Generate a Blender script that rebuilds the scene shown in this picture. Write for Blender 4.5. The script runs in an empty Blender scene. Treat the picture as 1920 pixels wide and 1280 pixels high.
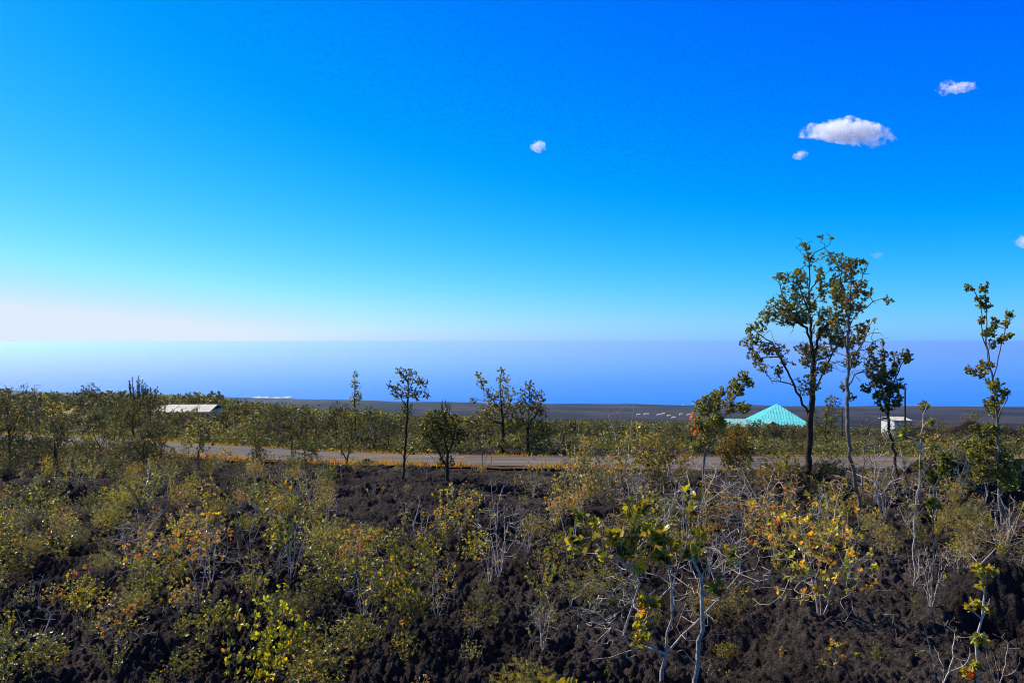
import bpy, math, random
import numpy as np
from mathutils import Vector

rng = np.random.default_rng(11)
random.seed(11)
C = bpy.context.scene.collection
F = 1490.0            # focal length in pixels of the 1920 wide photograph
EYE = 1.6
SEA = EYE - 400.0

# ------------------------------------------------------------------ helpers
def sstep(a, b, v):
    t = np.clip((v - a) / (b - a), 0, 1)
    return t * t * (3 - 2 * t)

def _hash(ix, iy, seed):
    h = (ix.astype(np.int64) * 374761393 + iy.astype(np.int64) * 668265263 + seed * 974634777) & 0xFFFFFFFF
    h = ((h ^ (h >> 13)) * 1274126177) & 0xFFFFFFFF
    h = (h ^ (h >> 16)) * 2246822519 & 0xFFFFFFFF
    return ((h ^ (h >> 15)) & 0xFFFFFF) / float(0xFFFFFF)

def vnoise(x, y, seed=0):
    ix, iy = np.floor(x), np.floor(y)
    fx, fy = x - ix, y - iy
    ux, uy = fx * fx * (3 - 2 * fx), fy * fy * (3 - 2 * fy)
    a, b = _hash(ix, iy, seed), _hash(ix + 1, iy, seed)
    c, d = _hash(ix, iy + 1, seed), _hash(ix + 1, iy + 1, seed)
    return (a * (1 - ux) + b * ux) * (1 - uy) + (c * (1 - ux) + d * ux) * uy

def fbm(x, y, seed=0, octs=4):
    s, a, n = 0, 0.5, 0
    for k in range(octs):
        s = s + a * (vnoise(x, y, seed + k) - 0.5)
        n += a
        a *= 0.5
        x, y = x * 2.03 + 5.7, y * 2.03 - 3.1
    return s / n

def worley(x, y, seed=0):
    ix, iy = np.floor(x), np.floor(y)
    best = np.full(x.shape, 9.0)
    for dx in (-1, 0, 1):
        for dy in (-1, 0, 1):
            cx, cy = ix + dx, iy + dy
            px = cx + _hash(cx, cy, seed)
            py = cy + _hash(cx, cy, seed + 77)
            best = np.minimum(best, (px - x) ** 2 + (py - y) ** 2)
    return np.sqrt(best)

def tag(o, label=None, cat=None, group=None, kind=None):
    if label: o['label'] = label
    if cat: o['category'] = cat
    if group: o['group'] = group
    if kind: o['kind'] = kind
    return o

def mesh(name, verts, faces, mat=None, smooth=False, cols=None, parent=None, link=True):
    """verts (n,3) array; faces: list of lists or an (m,k) array."""
    me = bpy.data.meshes.new(name)
    verts = np.asarray(verts, dtype=np.float32)
    if isinstance(faces, np.ndarray):
        m, k = faces.shape
        me.vertices.add(len(verts)); me.vertices.foreach_set('co', verts.ravel())
        me.loops.add(m * k); me.loops.foreach_set('vertex_index', faces.astype(np.int32).ravel())
        me.polygons.add(m)
        me.polygons.foreach_set('loop_start', np.arange(0, m * k, k, dtype=np.int32))
        me.update(calc_edges=True)
    else:
        me.from_pydata([tuple(map(float, v)) for v in verts], [], faces)
    if smooth:
        me.polygons.foreach_set('use_smooth', np.ones(len(me.polygons), dtype=bool))
    if cols is not None:
        at = me.color_attributes.new('tint', 'FLOAT_COLOR', 'POINT')
        c4 = np.ones((len(verts), 4), dtype=np.float32); c4[:, :3] = np.clip(np.asarray(cols) * 1.95, 0, .9)
        at.data.foreach_set('color', c4.ravel())
    if mat: me.materials.append(mat)
    me.update()
    if not link: return me
    o = bpy.data.objects.new(name, me); C.objects.link(o)
    if parent: o.parent = parent
    return o

def empty(name, loc=(0, 0, 0), rz=0):
    o = bpy.data.objects.new(name, None); C.objects.link(o)
    o.location = loc; o.rotation_euler = (0, 0, rz); o.empty_display_size = 0.2
    return o

def box(cx, cy, cz, sx, sy, sz):
    v = [(cx + a * sx / 2, cy + b * sy / 2, cz + c * sz / 2) for a in (-1, 1) for b in (-1, 1) for c in (-1, 1)]
    f = [(0, 1, 3, 2), (4, 6, 7, 5), (0, 4, 5, 1), (2, 3, 7, 6), (0, 2, 6, 4), (1, 5, 7, 3)]
    return v, f

def join(*parts):
    V, Fc = [], []
    for v, f in parts:
        n = len(V); V += list(v); Fc += [tuple(i + n for i in q) for q in f]
    return V, Fc

# ------------------------------------------------------------------ materials
def new_mat(name):
    m = bpy.data.materials.new(name); m.use_nodes = True
    nt = m.node_tree
    return m, nt, nt.nodes['Principled BSDF'], nt.nodes['Material Output']

def N(nt, t, **kw):
    n = nt.nodes.new(t)
    for k, v in kw.items():
        if k in n.inputs: n.inputs[k].default_value = v
        else: setattr(n, k, v)
    return n

def ramp(nt, stops):
    r = nt.nodes.new('ShaderNodeValToRGB')
    el = r.color_ramp.elements
    while len(el) > len(stops): el.remove(el[-1])
    while len(el) < len(stops): el.new(0.5)
    for e, (p, c) in zip(el, stops): e.position = p; e.color = (*c, 1)
    return r

def plain(name, col, rough=0.8, var=0.25, scale=6.0, spec=0.3, bump=0.0):
    m, nt, b, _ = new_mat(name)
    tc = N(nt, 'ShaderNodeTexCoord'); no = N(nt, 'ShaderNodeTexNoise', Scale=scale, Detail=5.0)
    nt.links.new(tc.outputs['Object'], no.inputs['Vector'])
    r = ramp(nt, [(0.3, tuple(c * (1 - var) for c in col)), (0.7, tuple(min(1, c * (1 + var)) for c in col))])
    nt.links.new(no.outputs['Fac'], r.inputs[0]); nt.links.new(r.outputs[0], b.inputs['Base Color'])
    b.inputs['Roughness'].default_value = rough
    b.inputs['Specular IOR Level'].default_value = spec
    if bump:
        bp = N(nt, 'ShaderNodeBump', Strength=bump, Distance=0.02)
        nt.links.new(no.outputs['Fac'], bp.inputs['Height']); nt.links.new(bp.outputs[0], b.inputs['Normal'])
    return m

def leaf_mat(name, rough=0.34, trans=0.42, spec=0.45, vary=0.35, gain=1.0, sat=1.0):
    m, nt, b, out = new_mat(name)
    at = N(nt, 'ShaderNodeAttribute', attribute_name='tint')
    oi = N(nt, 'ShaderNodeObjectInfo')
    mr = N(nt, 'ShaderNodeMapRange'); mr.inputs[3].default_value = gain * (1 - vary); mr.inputs[4].default_value = gain * (1 + vary)
    nt.links.new(oi.outputs['Random'], mr.inputs[0])
    mh = N(nt, 'ShaderNodeMapRange'); mh.inputs[3].default_value = 0.485; mh.inputs[4].default_value = 0.512
    m2 = N(nt, 'ShaderNodeMath', operation='MULTIPLY'); m2.inputs[1].default_value = 7.31
    m3 = N(nt, 'ShaderNodeMath', operation='FRACT')
    nt.links.new(oi.outputs['Random'], m2.inputs[0]); nt.links.new(m2.outputs[0], m3.inputs[0]); nt.links.new(m3.outputs[0], mh.inputs[0])
    hs = N(nt, 'ShaderNodeHueSaturation'); hs.inputs['Saturation'].default_value = sat
    nt.links.new(at.outputs['Color'], hs.inputs['Color']); nt.links.new(mr.outputs[0], hs.inputs['Value']); nt.links.new(mh.outputs[0], hs.inputs['Hue'])
    nt.links.new(hs.outputs[0], b.inputs['Base Color'])
    b.inputs['Roughness'].default_value = rough; b.inputs['Specular IOR Level'].default_value = spec
    tr = N(nt, 'ShaderNodeBsdfTranslucent')
    mx = N(nt, 'ShaderNodeMix', data_type='RGBA', blend_type='MULTIPLY'); mx.inputs[0].default_value = 1
    nt.links.new(hs.outputs[0], mx.inputs[6]); mx.inputs[7].default_value = (1.5, 1.6, 0.5, 1)
    nt.links.new(mx.outputs[2], tr.inputs['Color'])
    ms = N(nt, 'ShaderNodeMixShader'); ms.inputs[0].default_value = trans
    nt.links.new(b.outputs[0], ms.inputs[1]); nt.links.new(tr.outputs[0], ms.inputs[2]); nt.links.new(ms.outputs[0], out.inputs['Surface'])
    return m

M = {}
M['leaf'] = leaf_mat('leaf')
M['leaf_far'] = leaf_mat('leaf_far', rough=0.6, trans=0.25, spec=0.22, vary=0.55, gain=0.78, sat=0.9)
M['grass'] = leaf_mat('grass_blade', rough=0.7, trans=0.3, spec=0.1, vary=0.0)
M['bark_dark'] = plain('bark_dark', (0.060, 0.037, 0.024), 0.9, 0.5, 14, 0.15, 0.6)
M['bark_grey'] = plain('bark_grey', (0.20, 0.145, 0.108), 0.85, 0.4, 18, 0.2, 0.5)
M['bark_twig'] = plain('bark_twig', (0.46, 0.36, 0.285), 0.8, 0.4, 25, 0.25, 0.4)
M['bark_pale'] = plain('bark_pale', (0.58, 0.47, 0.38), 0.8, 0.35, 25, 0.25, 0.4)

def lava_mat(name, base=(0.0240, 0.0192, 0.0174), hi=(0.076, 0.0605, 0.0535)):
    m, nt, b, _ = new_mat(name)
    tc = N(nt, 'ShaderNodeTexCoord')
    n1 = N(nt, 'ShaderNodeTexNoise', Scale=0.55, Detail=6.0)
    n2 = N(nt, 'ShaderNodeTexNoise', Scale=26.0, Detail=6.0, Roughness=0.65)
    n3 = N(nt, 'ShaderNodeTexNoise', Scale=70.0, Detail=4.0)
    for n in (n1, n2, n3): nt.links.new(tc.outputs['Object'], n.inputs['Vector'])
    r1 = ramp(nt, [(0.35, base), (0.68, hi)])
    nt.links.new(n1.outputs['Fac'], r1.inputs[0])
    r2 = ramp(nt, [(0.32, (0.35, 0.32, 0.31)), (0.52, (1, 1, 1)), (0.70, (1.9, 1.8, 1.75))])
    nt.links.new(n2.outputs['Fac'], r2.inputs[0])
    mx = N(nt, 'ShaderNodeMix', data_type='RGBA', blend_type='MULTIPLY'); mx.inputs[0].default_value = 1
    nt.links.new(r1.outputs[0], mx.inputs[6]); nt.links.new(r2.outputs[0], mx.inputs[7])
    nt.links.new(mx.outputs[2], b.inputs['Base Color'])
    b.inputs['Roughness'].default_value = 0.9; b.inputs['Specular IOR Level'].default_value = 0.04
    ad = N(nt, 'ShaderNodeMath', operation='ADD')
    nt.links.new(n2.outputs['Fac'], ad.inputs[0]); nt.links.new(n3.outputs['Fac'], ad.inputs[1])
    bp = N(nt, 'ShaderNodeBump', Strength=1.0, Distance=0.04)
    nt.links.new(ad.outputs[0], bp.inputs['Height']); nt.links.new(bp.outputs[0], b.inputs['Normal'])
    return m
M['lava'] = lava_mat('lava')

# ------------------------------------------------------------------ terrain shape
_kn = [(-8, 0.95), (0, 1.56), (4.5, 1.95), (10, 2.42), (16.5, 3.05), (22, 3.72), (25, 4.02), (30, 4.36), (34, 4.85), (46, 6.25), (60, 7.9),
       (100, 12.3), (300, 34), (1000, 108), (1800, 182), (2600, 246), (4000, 330), (5200, 404), (6500, 470), (9000, 560)]
def _pchip(kn):
    x = np.array([k[0] for k in kn], float); y = np.array([k[1] for k in kn], float)
    h = np.diff(x); d = np.diff(y) / h
    s = np.zeros_like(y); s[0], s[-1] = d[0], d[-1]
    s[1:-1] = 2 * d[1:] * d[:-1] / (d[1:] + d[:-1])
    def f(q):
        q = np.clip(q, x[0], x[-1] - 1e-6); i = np.clip(np.searchsorted(x, q, side='right') - 1, 0, len(h) - 1)
        t = (q - x[i]) / h[i]
        return ((1 + 2 * t) * (1 - t) ** 2 * y[i] + t * (1 - t) ** 2 * h[i] * s[i] + t * t * (3 - 2 * t) * y[i + 1] + t * t * (t - 1) * h[i] * s[i + 1])
    return f
D0 = _pchip(_kn)

ROAD = np.array([(44, 25.4), (34, 25.8), (25, 26.2), (17, 26.5), (8, 27.0), (0, 27.8), (-7, 29.1), (-12, 30.5), (-17.5, 32.4), (-24, 35.0), (-33, 39.0), (-46, 45)], float)
ROAD_D = np.array([4.15, 4.14, 4.13, 4.12, 4.14, 4.19, 4.24, 4.15, 4.10, 4.16, 4.35, 4.8])
def _densify(P, D, n=14):
    t = np.linspace(0, len(P) - 1, (len(P) - 1) * n + 1)
    i = np.arange(len(P))
    q = np.stack([np.interp(t, i, P[:, 0]), np.interp(t, i, P[:, 1])], 1); d = np.interp(t, i, D)
    k = np.ones(n + 1) / (n + 1)
    pad = lambda a: np.convolve(np.concatenate([np.full(n // 2, a[0]) + (a[1] - a[0]) * np.arange(-(n // 2), 0), a, np.full(n // 2, a[-1]) + (a[-1] - a[-2]) * np.arange(1, n // 2 + 1)]), k, 'valid')
    return np.stack([pad(q[:, 0]), pad(q[:, 1])], 1), pad(d)
RP, RD = _densify(ROAD, ROAD_D)
def fall(x):
    """how steeply the road's surface drops toward its far side"""
    return np.interp(x, [-20, 2, 18], [.080, .082, .036])
def road_near(x, y):
    """distance to the road's centre line and the road's depth there"""
    sh = x.shape; x, y = x.ravel(), y.ravel()
    dist = np.full(x.shape, 1e9); dep = np.zeros(x.shape)
    sel = np.where((y > 18) & (y < 75))[0]
    if len(sel):
        xs, ys = x[sel], y[sel]
        if len(sel) < 3000:
            a = RP[:-1]; ab = RP[1:] - a; t = np.clip(((xs[:, None] - a[None, :, 0]) * ab[None, :, 0] + (ys[:, None] - a[None, :, 1]) * ab[None, :, 1]) / (ab ** 2).sum(1)[None], 0, 1)
            dd = np.hypot(xs[:, None] - a[None, :, 0] - t * ab[None, :, 0], ys[:, None] - a[None, :, 1] - t * ab[None, :, 1]); i = dd.argmin(1); r_ = np.arange(len(sel))
            dist[sel] = dd[r_, i]; off = ys - a[i, 1] - t[r_, i] * ab[i, 1]; dep[sel] = RD[i] + t[r_, i] * (RD[i + 1] - RD[i]) + fall(xs) * np.sign(off) * np.minimum(dd[r_, i], 5)
            return dist.reshape(sh), dep.reshape(sh)
        bd = np.full(xs.shape, 1e9); bz = np.zeros(xs.shape)
        for (a, b, da, db) in zip(RP[:-1], RP[1:], RD[:-1], RD[1:]):
            ab = b - a; t = np.clip(((xs - a[0]) * ab[0] + (ys - a[1]) * ab[1]) / (ab @ ab), 0, 1)
            d = np.hypot(xs - a[0] - t * ab[0], ys - a[1] - t * ab[1])
            u = d < bd
            bd[u] = d[u]; bz[u] = (da + t * (db - da) + fall(xs) * np.sign(ys - a[1] - t * ab[1]) * np.minimum(d, 5))[u]
        dist[sel] = bd; dep[sel] = bz
    return dist.reshape(sh), dep.reshape(sh)

def P3(px, py, Y):
    return np.array([(px - 960) / F * Y, Y, EYE - (py - 640) / F * Y])
# (pixel x, distance, radius along x, radius along y, height)
MOUNDS = [(1762, 44, 2.8, 3.0, 1.45), (1915, 40, 3.0, 3.0, 0.95), (1690, 52, 5, 4, 0.8), (838, 50, 2.0, 3.0, 1.2), (905, 55, 3.0, 3.0, 0.9), (1230, 40, 2.0, 2.0, 0.5),
          (640, 20.6, 1.6, 0.7, 0.20), (745, 20.9, 1.5, 0.6, 0.14), (560, 21.0, 1.2, 0.8, 0.16), (455, 20.0, 1.6, 0.8, 0.16), (820, 20.0, 1.3, 0.7, 0.08),
          (1500, 15.5, 1.4, 1.0, 0.35), (1650, 14.6, 1.5, 0.6, 0.25), (1790, 15.2, 1.3, 0.9, 0.5), (1890, 14.0, 1.1, 0.8, 0.5), (1730, 12.4, 0.7, 0.5, 0.22),
          (1900, 9.6, 0.8, 0.6, 0.28), (1865, 6.05, 0.42, 0.26, 0.30), (1640, 7.6, 0.6, 0.35, 0.16), (1500, 6.2, 0.5, 0.35, 0.10),
          (300, 14.8, 1.4, 0.7, 0.22), (60, 14.0, 1.2, 0.6, 0.2), (330, 12.5, .8, .5, .15), (180, 7.2, 0.7, 0.35, 0.12), (620, 6.4, 0.6, 0.3, 0.12), (900, 5.3, 0.6, 0.3, 0.1)]
PITS = [(1860, 5.55, 0.30, 0.24, 0.42), (1690, 13.3, 0.55, 0.35, 0.40), (1880, 12.6, 0.45, 0.35, 0.45), (1785, 13.9, 0.5, 0.3, 0.3), (1620, 13.6, 0.4, 0.3, 0.3), (640, 20.6, 0.8, 0.4, 0.2),
        (420, 14.6, 0.5, 0.3, 0.2), (120, 6.7, 0.35, 0.2, 0.2), (480, 8.0, .4, .25, .2), (590, 7.0, .25, .2, .2), (760, 12.0, .5, .25, .2), (1000, 15.5, .4, .25, .2)]

def base_z(x, y):
    x = np.asarray(x, float); y = np.asarray(y, float)
    d = D0(y)
    w = sstep(12, 58, y)
    d = d + w * np.where(x < 0, (0.029 - 0.011 * sstep(200, 3000, y)) * x, 0.006 * x)
    far = sstep(1500, 3500, y)
    d = d + far * fbm(x / 900, y / 900, 40, 4) * 26
    for (px, Y, rx, ry, h) in MOUNDS:
        cx = (px - 960) / F * Y
        d = d - h * np.exp(-((x - cx) / rx) ** 2 - ((y - Y) / ry) ** 2) * (1 + 1.1 * fbm(x * .8 + h, y * .8, 131, 3))
    return EYE - d

def lumps(x, y, fine=True):
    """rough clinker surface before the road, gentler beyond"""
    near = 1 - sstep(23.0, 25.0, y)
    side = 0.95 + 0.45 * sstep(2.0, 7.0, x * 10 / (y + 3)) * sstep(6, 11, y)
    wx = x + 0.3 * fbm(x * 1.1, y * 1.1, 91, 3); wy = y + 0.3 * fbm(x * 1.1, y * 1.1, 95, 3)
    z = 0.34 * fbm(x * 0.45, y * 0.45, 1, 4)
    r = 1 - np.abs(2 * fbm(wx * 0.9, wy * 0.9, 11, 3)) * 1.6
    z = z + 0.16 * (r - 0.6)
    z = z - 0.14 * sstep(0.08, 0.22, fbm(wx * 0.75, wy * 0.75, 17, 3))
    z = z * near * side
    if fine:
        amp = near * side * (0.55 + 0.45 * sstep(-0.15, 0.15, fbm(x * .8, y * .8, 23, 2)))
        w1 = worley(wx * 3.2, wy * 3.2, 31); z = z + amp * 0.12 * (0.45 - w1 ** 1.5)
        wx2 = wx + 0.06 * fbm(x * 7, y * 7, 61, 2); wy2 = wy + .06 * fbm(x * 7 + 9, y * 7, 65, 2)
        w2 = worley(wx2 * 8.5, wy2 * 8.5, 33); z = z + amp * 0.078 * (0.45 - w2 ** 1.3)
        wx3 = wx2 + .02 * fbm(x * 24, y * 24, 71, 2); wy3 = wy2 + .02 * fbm(x * 24 + 7, y * 24, 75, 2)
        w3 = worley(wx3 * 17, wy3 * 17, 35); z = z + amp * 0.100 * (0.5 - w3)
        z = z - amp * 0.10 * sstep(0.10, 0.24, fbm(wx2 * 3.1, wy2 * 3.1, 81, 3))
        w4 = worley(wx3 * 31, wy3 * 31, 37); z = z + amp * (1 - sstep(9, 14, y)) * 0.050 * (0.5 - w4)
        z = z + amp * 0.06 * fbm(x * 15, y * 15, 41, 3)
        for (px, Y, rx, ry, h) in PITS:
            cx = (px - 960) / F * Y
            z = z - h * np.exp(-(((x - cx) / rx) ** 2 + ((y - Y) / ry) ** 2) ** 2)
    zf = (1 - near) * (0.7 * fbm(x * .16, y * .16, 51, 4) + 0.45 * fbm(x * .6, y * .6, 55, 3) + 0.25 * fbm(x * 1.9, y * 1.9, 57, 3)) * (1 - sstep(200, 400, y))
    return z + zf

def ground_z(x, y, fine=True):
    x = np.atleast_1d(np.asarray(x, float)); y = np.atleast_1d(np.asarray(y, float))
    z = base_z(x, y) + lumps(x, y, fine)
    dist, dep = road_near(x, y)
    t = sstep(3.0, 4.6, dist)
    flat = EYE - dep - 0.05 + 0.03 * fbm(x * 3, y * 3, 3, 2) * sstep(2.5, 3.2, dist)
    return np.where(dist < 50, flat * (1 - t) + z * t, z)

def on_ground(px, py, lo=2.5, hi=130.0):
    """where the ray through a pixel meets the ground (smooth shape)"""
    Y = np.exp(np.linspace(math.log(lo), math.log(hi), 320))
    x = (px - 960) / F * Y
    ray = EYE - (py - 640) / F * Y
    g = ground_z(x, Y, False)
    k = np.where(ray <= g)[0]
    i = k[0] if len(k) else len(Y) - 1
    return x[i], Y[i], float(ground_z(x[i], Y[i])[0])

def grid_mesh(name, ys, us, off, mat, zfn, smooth=True):
    U, Y = np.meshgrid(us, ys)
    X = U * (Y + off)
    Z = zfn(X, Y)
    nr, nc = U.shape
    idx = np.arange(nr * nc).reshape(nr, nc)
    f = np.stack([idx[:-1, :-1], idx[:-1, 1:], idx[1:, 1:], idx[1:, :-1]], -1).reshape(-1, 4)
    return mesh(name, np.stack([X, Y, Z], -1).reshape(-1, 3), f, mat, smooth=smooth)

ys = np.exp(np.linspace(math.log(1.3), math.log(36.5), 1150))
ground = grid_mesh('ground', ys, np.linspace(-0.92, 0.92, 1350), 2.0, M['lava'], ground_z, False)
tag(ground, kind='structure')

# slope beyond the road, down to the sea
def slope_mat():
    m, nt, b, _ = new_mat('slope')
    tc = N(nt, 'ShaderNodeTexCoord')
    mp = N(nt, 'ShaderNodeMapping'); mp.inputs['Scale'].default_value = (1, 0.45, 1)
    nt.links.new(tc.outputs['Object'], mp.inputs[0])
    n1 = N(nt, 'ShaderNodeTexNoise', Scale=0.0022, Detail=9.0, Roughness=0.62); nt.links.new(mp.outputs[0], n1.inputs['Vector'])
    n2 = N(nt, 'ShaderNodeTexNoise', Scale=0.09, Detail=8.0, Roughness=0.7); nt.links.new(tc.outputs['Object'], n2.inputs['Vector'])
    r2 = ramp(nt, [(0.46, (0.0115, 0.0090, 0.0075)), (0.62, (0.022, 0.018, 0.009)), (0.78, (0.045, 0.040, 0.014))])
    nt.links.new(n2.outputs['Fac'], r2.inputs[0])
    r1 = ramp(nt, [(0.36, (0.010, 0.009, 0.011)), (0.48, (0.020, 0.016, 0.018)), (0.56, (0.058, 0.038, 0.036)), (0.62, (0.030, 0.024, 0.021)), (0.70, (0.022, 0.024, 0.016))])
    nt.links.new(n1.outputs['Fac'], r1.inputs[0])
    sx = N(nt, 'ShaderNodeSeparateXYZ'); nt.links.new(tc.outputs['Object'], sx.inputs[0])
    mr = N(nt, 'ShaderNodeMapRange', interpolation_type='SMOOTHSTEP'); mr.inputs[1].default_value = 900; mr.inputs[2].default_value = 1700
    nt.links.new(sx.outputs['Y'], mr.inputs[0])
    mx = N(nt, 'ShaderNodeMix', data_type='RGBA'); nt.links.new(mr.outputs[0], mx.inputs[0])
    nt.links.new(r2.outputs[0], mx.inputs[6]); nt.links.new(r1.outputs[0], mx.inputs[7])
    nt.links.new(mx.outputs[2], b.inputs['Base Color']); b.inputs['Roughness'].default_value = 0.95; b.inputs['Specular IOR Level'].default_value = 0.05
    bp = N(nt, 'ShaderNodeBump', Strength=0.8, Distance=1.0); nt.links.new(n2.outputs['Fac'], bp.inputs['Height']); nt.links.new(bp.outputs[0], b.inputs['Normal'])
    return m
def slope_z(x, y):
    return ground_z(x, y, False) - 0.12 * (1 - sstep(36, 37.5, y))
terr = grid_mesh('terrain', np.exp(np.linspace(math.log(34.5), math.log(8800), 420)), np.linspace(-1.15, 1.15, 420), 2.0, slope_mat(), slope_z)
tag(terr, kind='structure')

# ------------------------------------------------------------------ road
def strip(name, lo, hi, lift, mat, i0=0, i1=None, wob=0.0):
    P, D = RP[i0:i1], RD[i0:i1]
    t = np.gradient(P, axis=0); t /= np.linalg.norm(t, axis=1)[:, None]
    n = np.stack([-t[:, 1], t[:, 0]], 1)           # points toward the far side or the near side
    if n[len(n) // 2, 1] > 0: n = -n               # + = near side
    V, Fc = [], []
    for k in range(len(P)):
        w = wob * (vnoise(np.array([k * 1.7]), np.array([3.3]), 5)[0] - 0.5) if wob else 0
        for s in (lo, (lo + hi) / 2, hi):
            q = P[k] + n[k] * (s + (w if s != (lo + hi) / 2 else 0))
            V.append((q[0], q[1], EYE - D[k] + fall(P[k][0]) * s + lift - 0.004 * abs(s)))
        if k:
            a = 3 * (k - 1)
            Fc += [(a, a + 1, a + 4, a + 3), (a + 1, a + 2, a + 5, a + 4)]
    return mesh(name, V, Fc, mat, smooth=True)
def asphalt():
    m, nt, b, _ = new_mat('asphalt')
    tc = N(nt, 'ShaderNodeTexCoord')
    n1 = N(nt, 'ShaderNodeTexNoise', Scale=0.5, Detail=6.0); n2 = N(nt, 'ShaderNodeTexNoise', Scale=60.0, Detail=4.0)
    mp = N(nt, 'ShaderNodeMapping'); mp.inputs['Scale'].default_value = (0.35, 3.0, 1)
    nt.links.new(tc.outputs['Object'], mp.inputs[0]); nt.links.new(mp.outputs[0], n1.inputs['Vector']); nt.links.new(tc.outputs['Object'], n2.inputs['Vector'])
    r1 = ramp(nt, [(0.36, (0.092, 0.068, 0.053)), (0.5, (0.128, 0.098, 0.078)), (0.66, (0.165, 0.130, 0.105))]); nt.links.new(n1.outputs['Fac'], r1.inputs[0])
    r2 = ramp(nt, [(0.3, (0.7, 0.7, 0.7)), (0.7, (1.25, 1.25, 1.25))]); nt.links.new(n2.outputs['Fac'], r2.inputs[0])
    mx = N(nt, 'ShaderNodeMix', data_type='RGBA', blend_type='MULTIPLY'); mx.inputs[0].default_value = 1
    nt.links.new(r1.outputs[0], mx.inputs[6]); nt.links.new(r2.outputs[0], mx.inputs[7]); nt.links.new(mx.outputs[2], b.inputs['Base Color'])
    b.inputs['Roughness'].default_value = 0.9; b.inputs['Specular IOR Level'].default_value = 0.2
    return m
tag(strip('road', -2.45, 2.45, 0.03, asphalt(), wob=0.12), kind='structure')
paint = plain('road_paint', (0.33, 0.22, 0.07), 0.8, 0.35, 5)
paint_w = plain('road_paint_white', (0.34, 0.32, 0.29), 0.8, 0.3, 5)
k = 0
line_parts = []
for (a, b_) in ((20, 34), (37, 52), (54, 68), (71, 84), (88, 92)):
    o = strip('road_marking', -0.055, 0.055, 0.037, paint, a, b_); tag(o, kind='structure')
tag(strip('road_marking', -1.35, -1.2, 0.036, paint_w, 74, 78), kind='structure')
soil = plain('verge_soil', (0.085, 0.040, 0.016), 0.95, 0.5, 2.5, 0.05, 0.5)
for (lo, hi) in ((-3.35, -2.4), (2.4, 3.3)):
    tag(strip('path_edge', lo, hi, 0.022, soil, wob=0.5), kind='structure')

# grass along both verges
def verge_grass():
    n = 21000
    k = rng.integers(0, len(RP) - 1, n); t = rng.random(n)
    P = RP[k] + (RP[k + 1] - RP[k]) * t[:, None]; D = RD[k] + (RD[k + 1] - RD[k]) * t
    tg = RP[k + 1] - RP[k]; tg /= np.linalg.norm(tg, axis=1)[:, None]
    nn = np.stack([tg[:, 1], -tg[:, 0]], 1); nn *= np.where(nn[:, 1:2] > 0, -1, 1)
    near = rng.random(n) < 0.62
    s = np.where(near, 2.45 + np.abs(rng.normal(0, 0.42, n)), -2.42 - np.abs(rng.normal(0, 0.36, n)))
    patch = vnoise(P[:, 0] * 0.55, s * 2.0 + 30, 3)
    keep = patch > 0.36
    P, D, nn, s, near, patch = P[keep], D[keep], nn[keep], s[keep], near[keep], patch[keep]
    n = len(P)
    q = P + nn * s[:, None]
    z = EYE - D - 0.01 + fall(P[:, 0]) * s
    hgt = (0.05 + 0.15 * rng.random(n) ** 2) * (0.6 + patch) * np.where(near, 1.05, 0.85)
    a = rng.random(n) * 6.283; w = 0.012 + 0.012 * rng.random(n)
    lean = rng.normal(0, 0.35, (n, 2)) * hgt[:, None]
    b0 = np.stack([q[:, 0] - w * np.cos(a), q[:, 1] - w * np.sin(a), z], 1); b1 = np.stack([q[:, 0] + w * np.cos(a), q[:, 1] + w * np.sin(a), z], 1)
    tp = np.stack([q[:, 0] + lean[:, 0], q[:, 1] + lean[:, 1], z + hgt], 1)
    V = np.stack([b0, b1, tp], 1).reshape(-1, 3); f = np.arange(3 * n).reshape(-1, 3)
    # rusty on the left, straw yellow and green toward the right end
    xx = q[:, 0]; mix = np.clip(sstep(1, 15, xx) + rng.normal(0, .25, n), 0, 1)[:, None]
    rust = np.array([0.34, 0.125, 0.022]); straw = np.array([0.30, 0.21, 0.035]); grn = np.array([0.14, 0.16, 0.02])
    c = rust * (1 - mix) + straw * mix
    g = (rng.random(n) < 0.22 + 0.25 * (~near))[:, None]
    c = np.where(g, grn, c) * (0.7 + 0.6 * rng.random(n))[:, None]
    o = mesh('verge_grass', V, f, M['grass'], cols=np.repeat(c, 3, 0)); tag(o, 'dry rusty and straw coloured grass along both edges of the road', 'grass', kind='stuff')
verge_grass()

# ------------------------------------------------------------------ sea and air
m, nt, b, _ = new_mat('sea')
b.inputs['Base Color'].default_value = (0.0, 0.135, 0.80, 1); b.inputs['Roughness'].default_value = 0.06; b.inputs['Specular IOR Level'].default_value = 0.5; b.inputs['IOR'].default_value = 1.025
tc = N(nt, 'ShaderNodeTexCoord'); mp = N(nt, 'ShaderNodeMapping'); mp.inputs['Scale'].default_value = (0.25, 1, 1); no = N(nt, 'ShaderNodeTexNoise', Scale=0.0016, Detail=8.0, Roughness=0.6)
nt.links.new(tc.outputs['Object'], mp.inputs[0]); nt.links.new(mp.outputs[0], no.inputs['Vector'])
r = ramp(nt, [(0.3, (0.0, 0.105, 0.68)), (0.7, (0.0, 0.14, 0.78))]); nt.links.new(no.outputs['Fac'], r.inputs[0]); nt.links.new(r.outputs[0], b.inputs['Base Color'])
sv = [(x, y, SEA) for y in (1500, 20000, 90000) for x in (-80000, 0, 80000)]
tag(mesh('ocean', sv, [(0, 1, 4, 3), (1, 2, 5, 4), (3, 4, 7, 6), (4, 5, 8, 7)], m), kind='structure')

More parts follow.
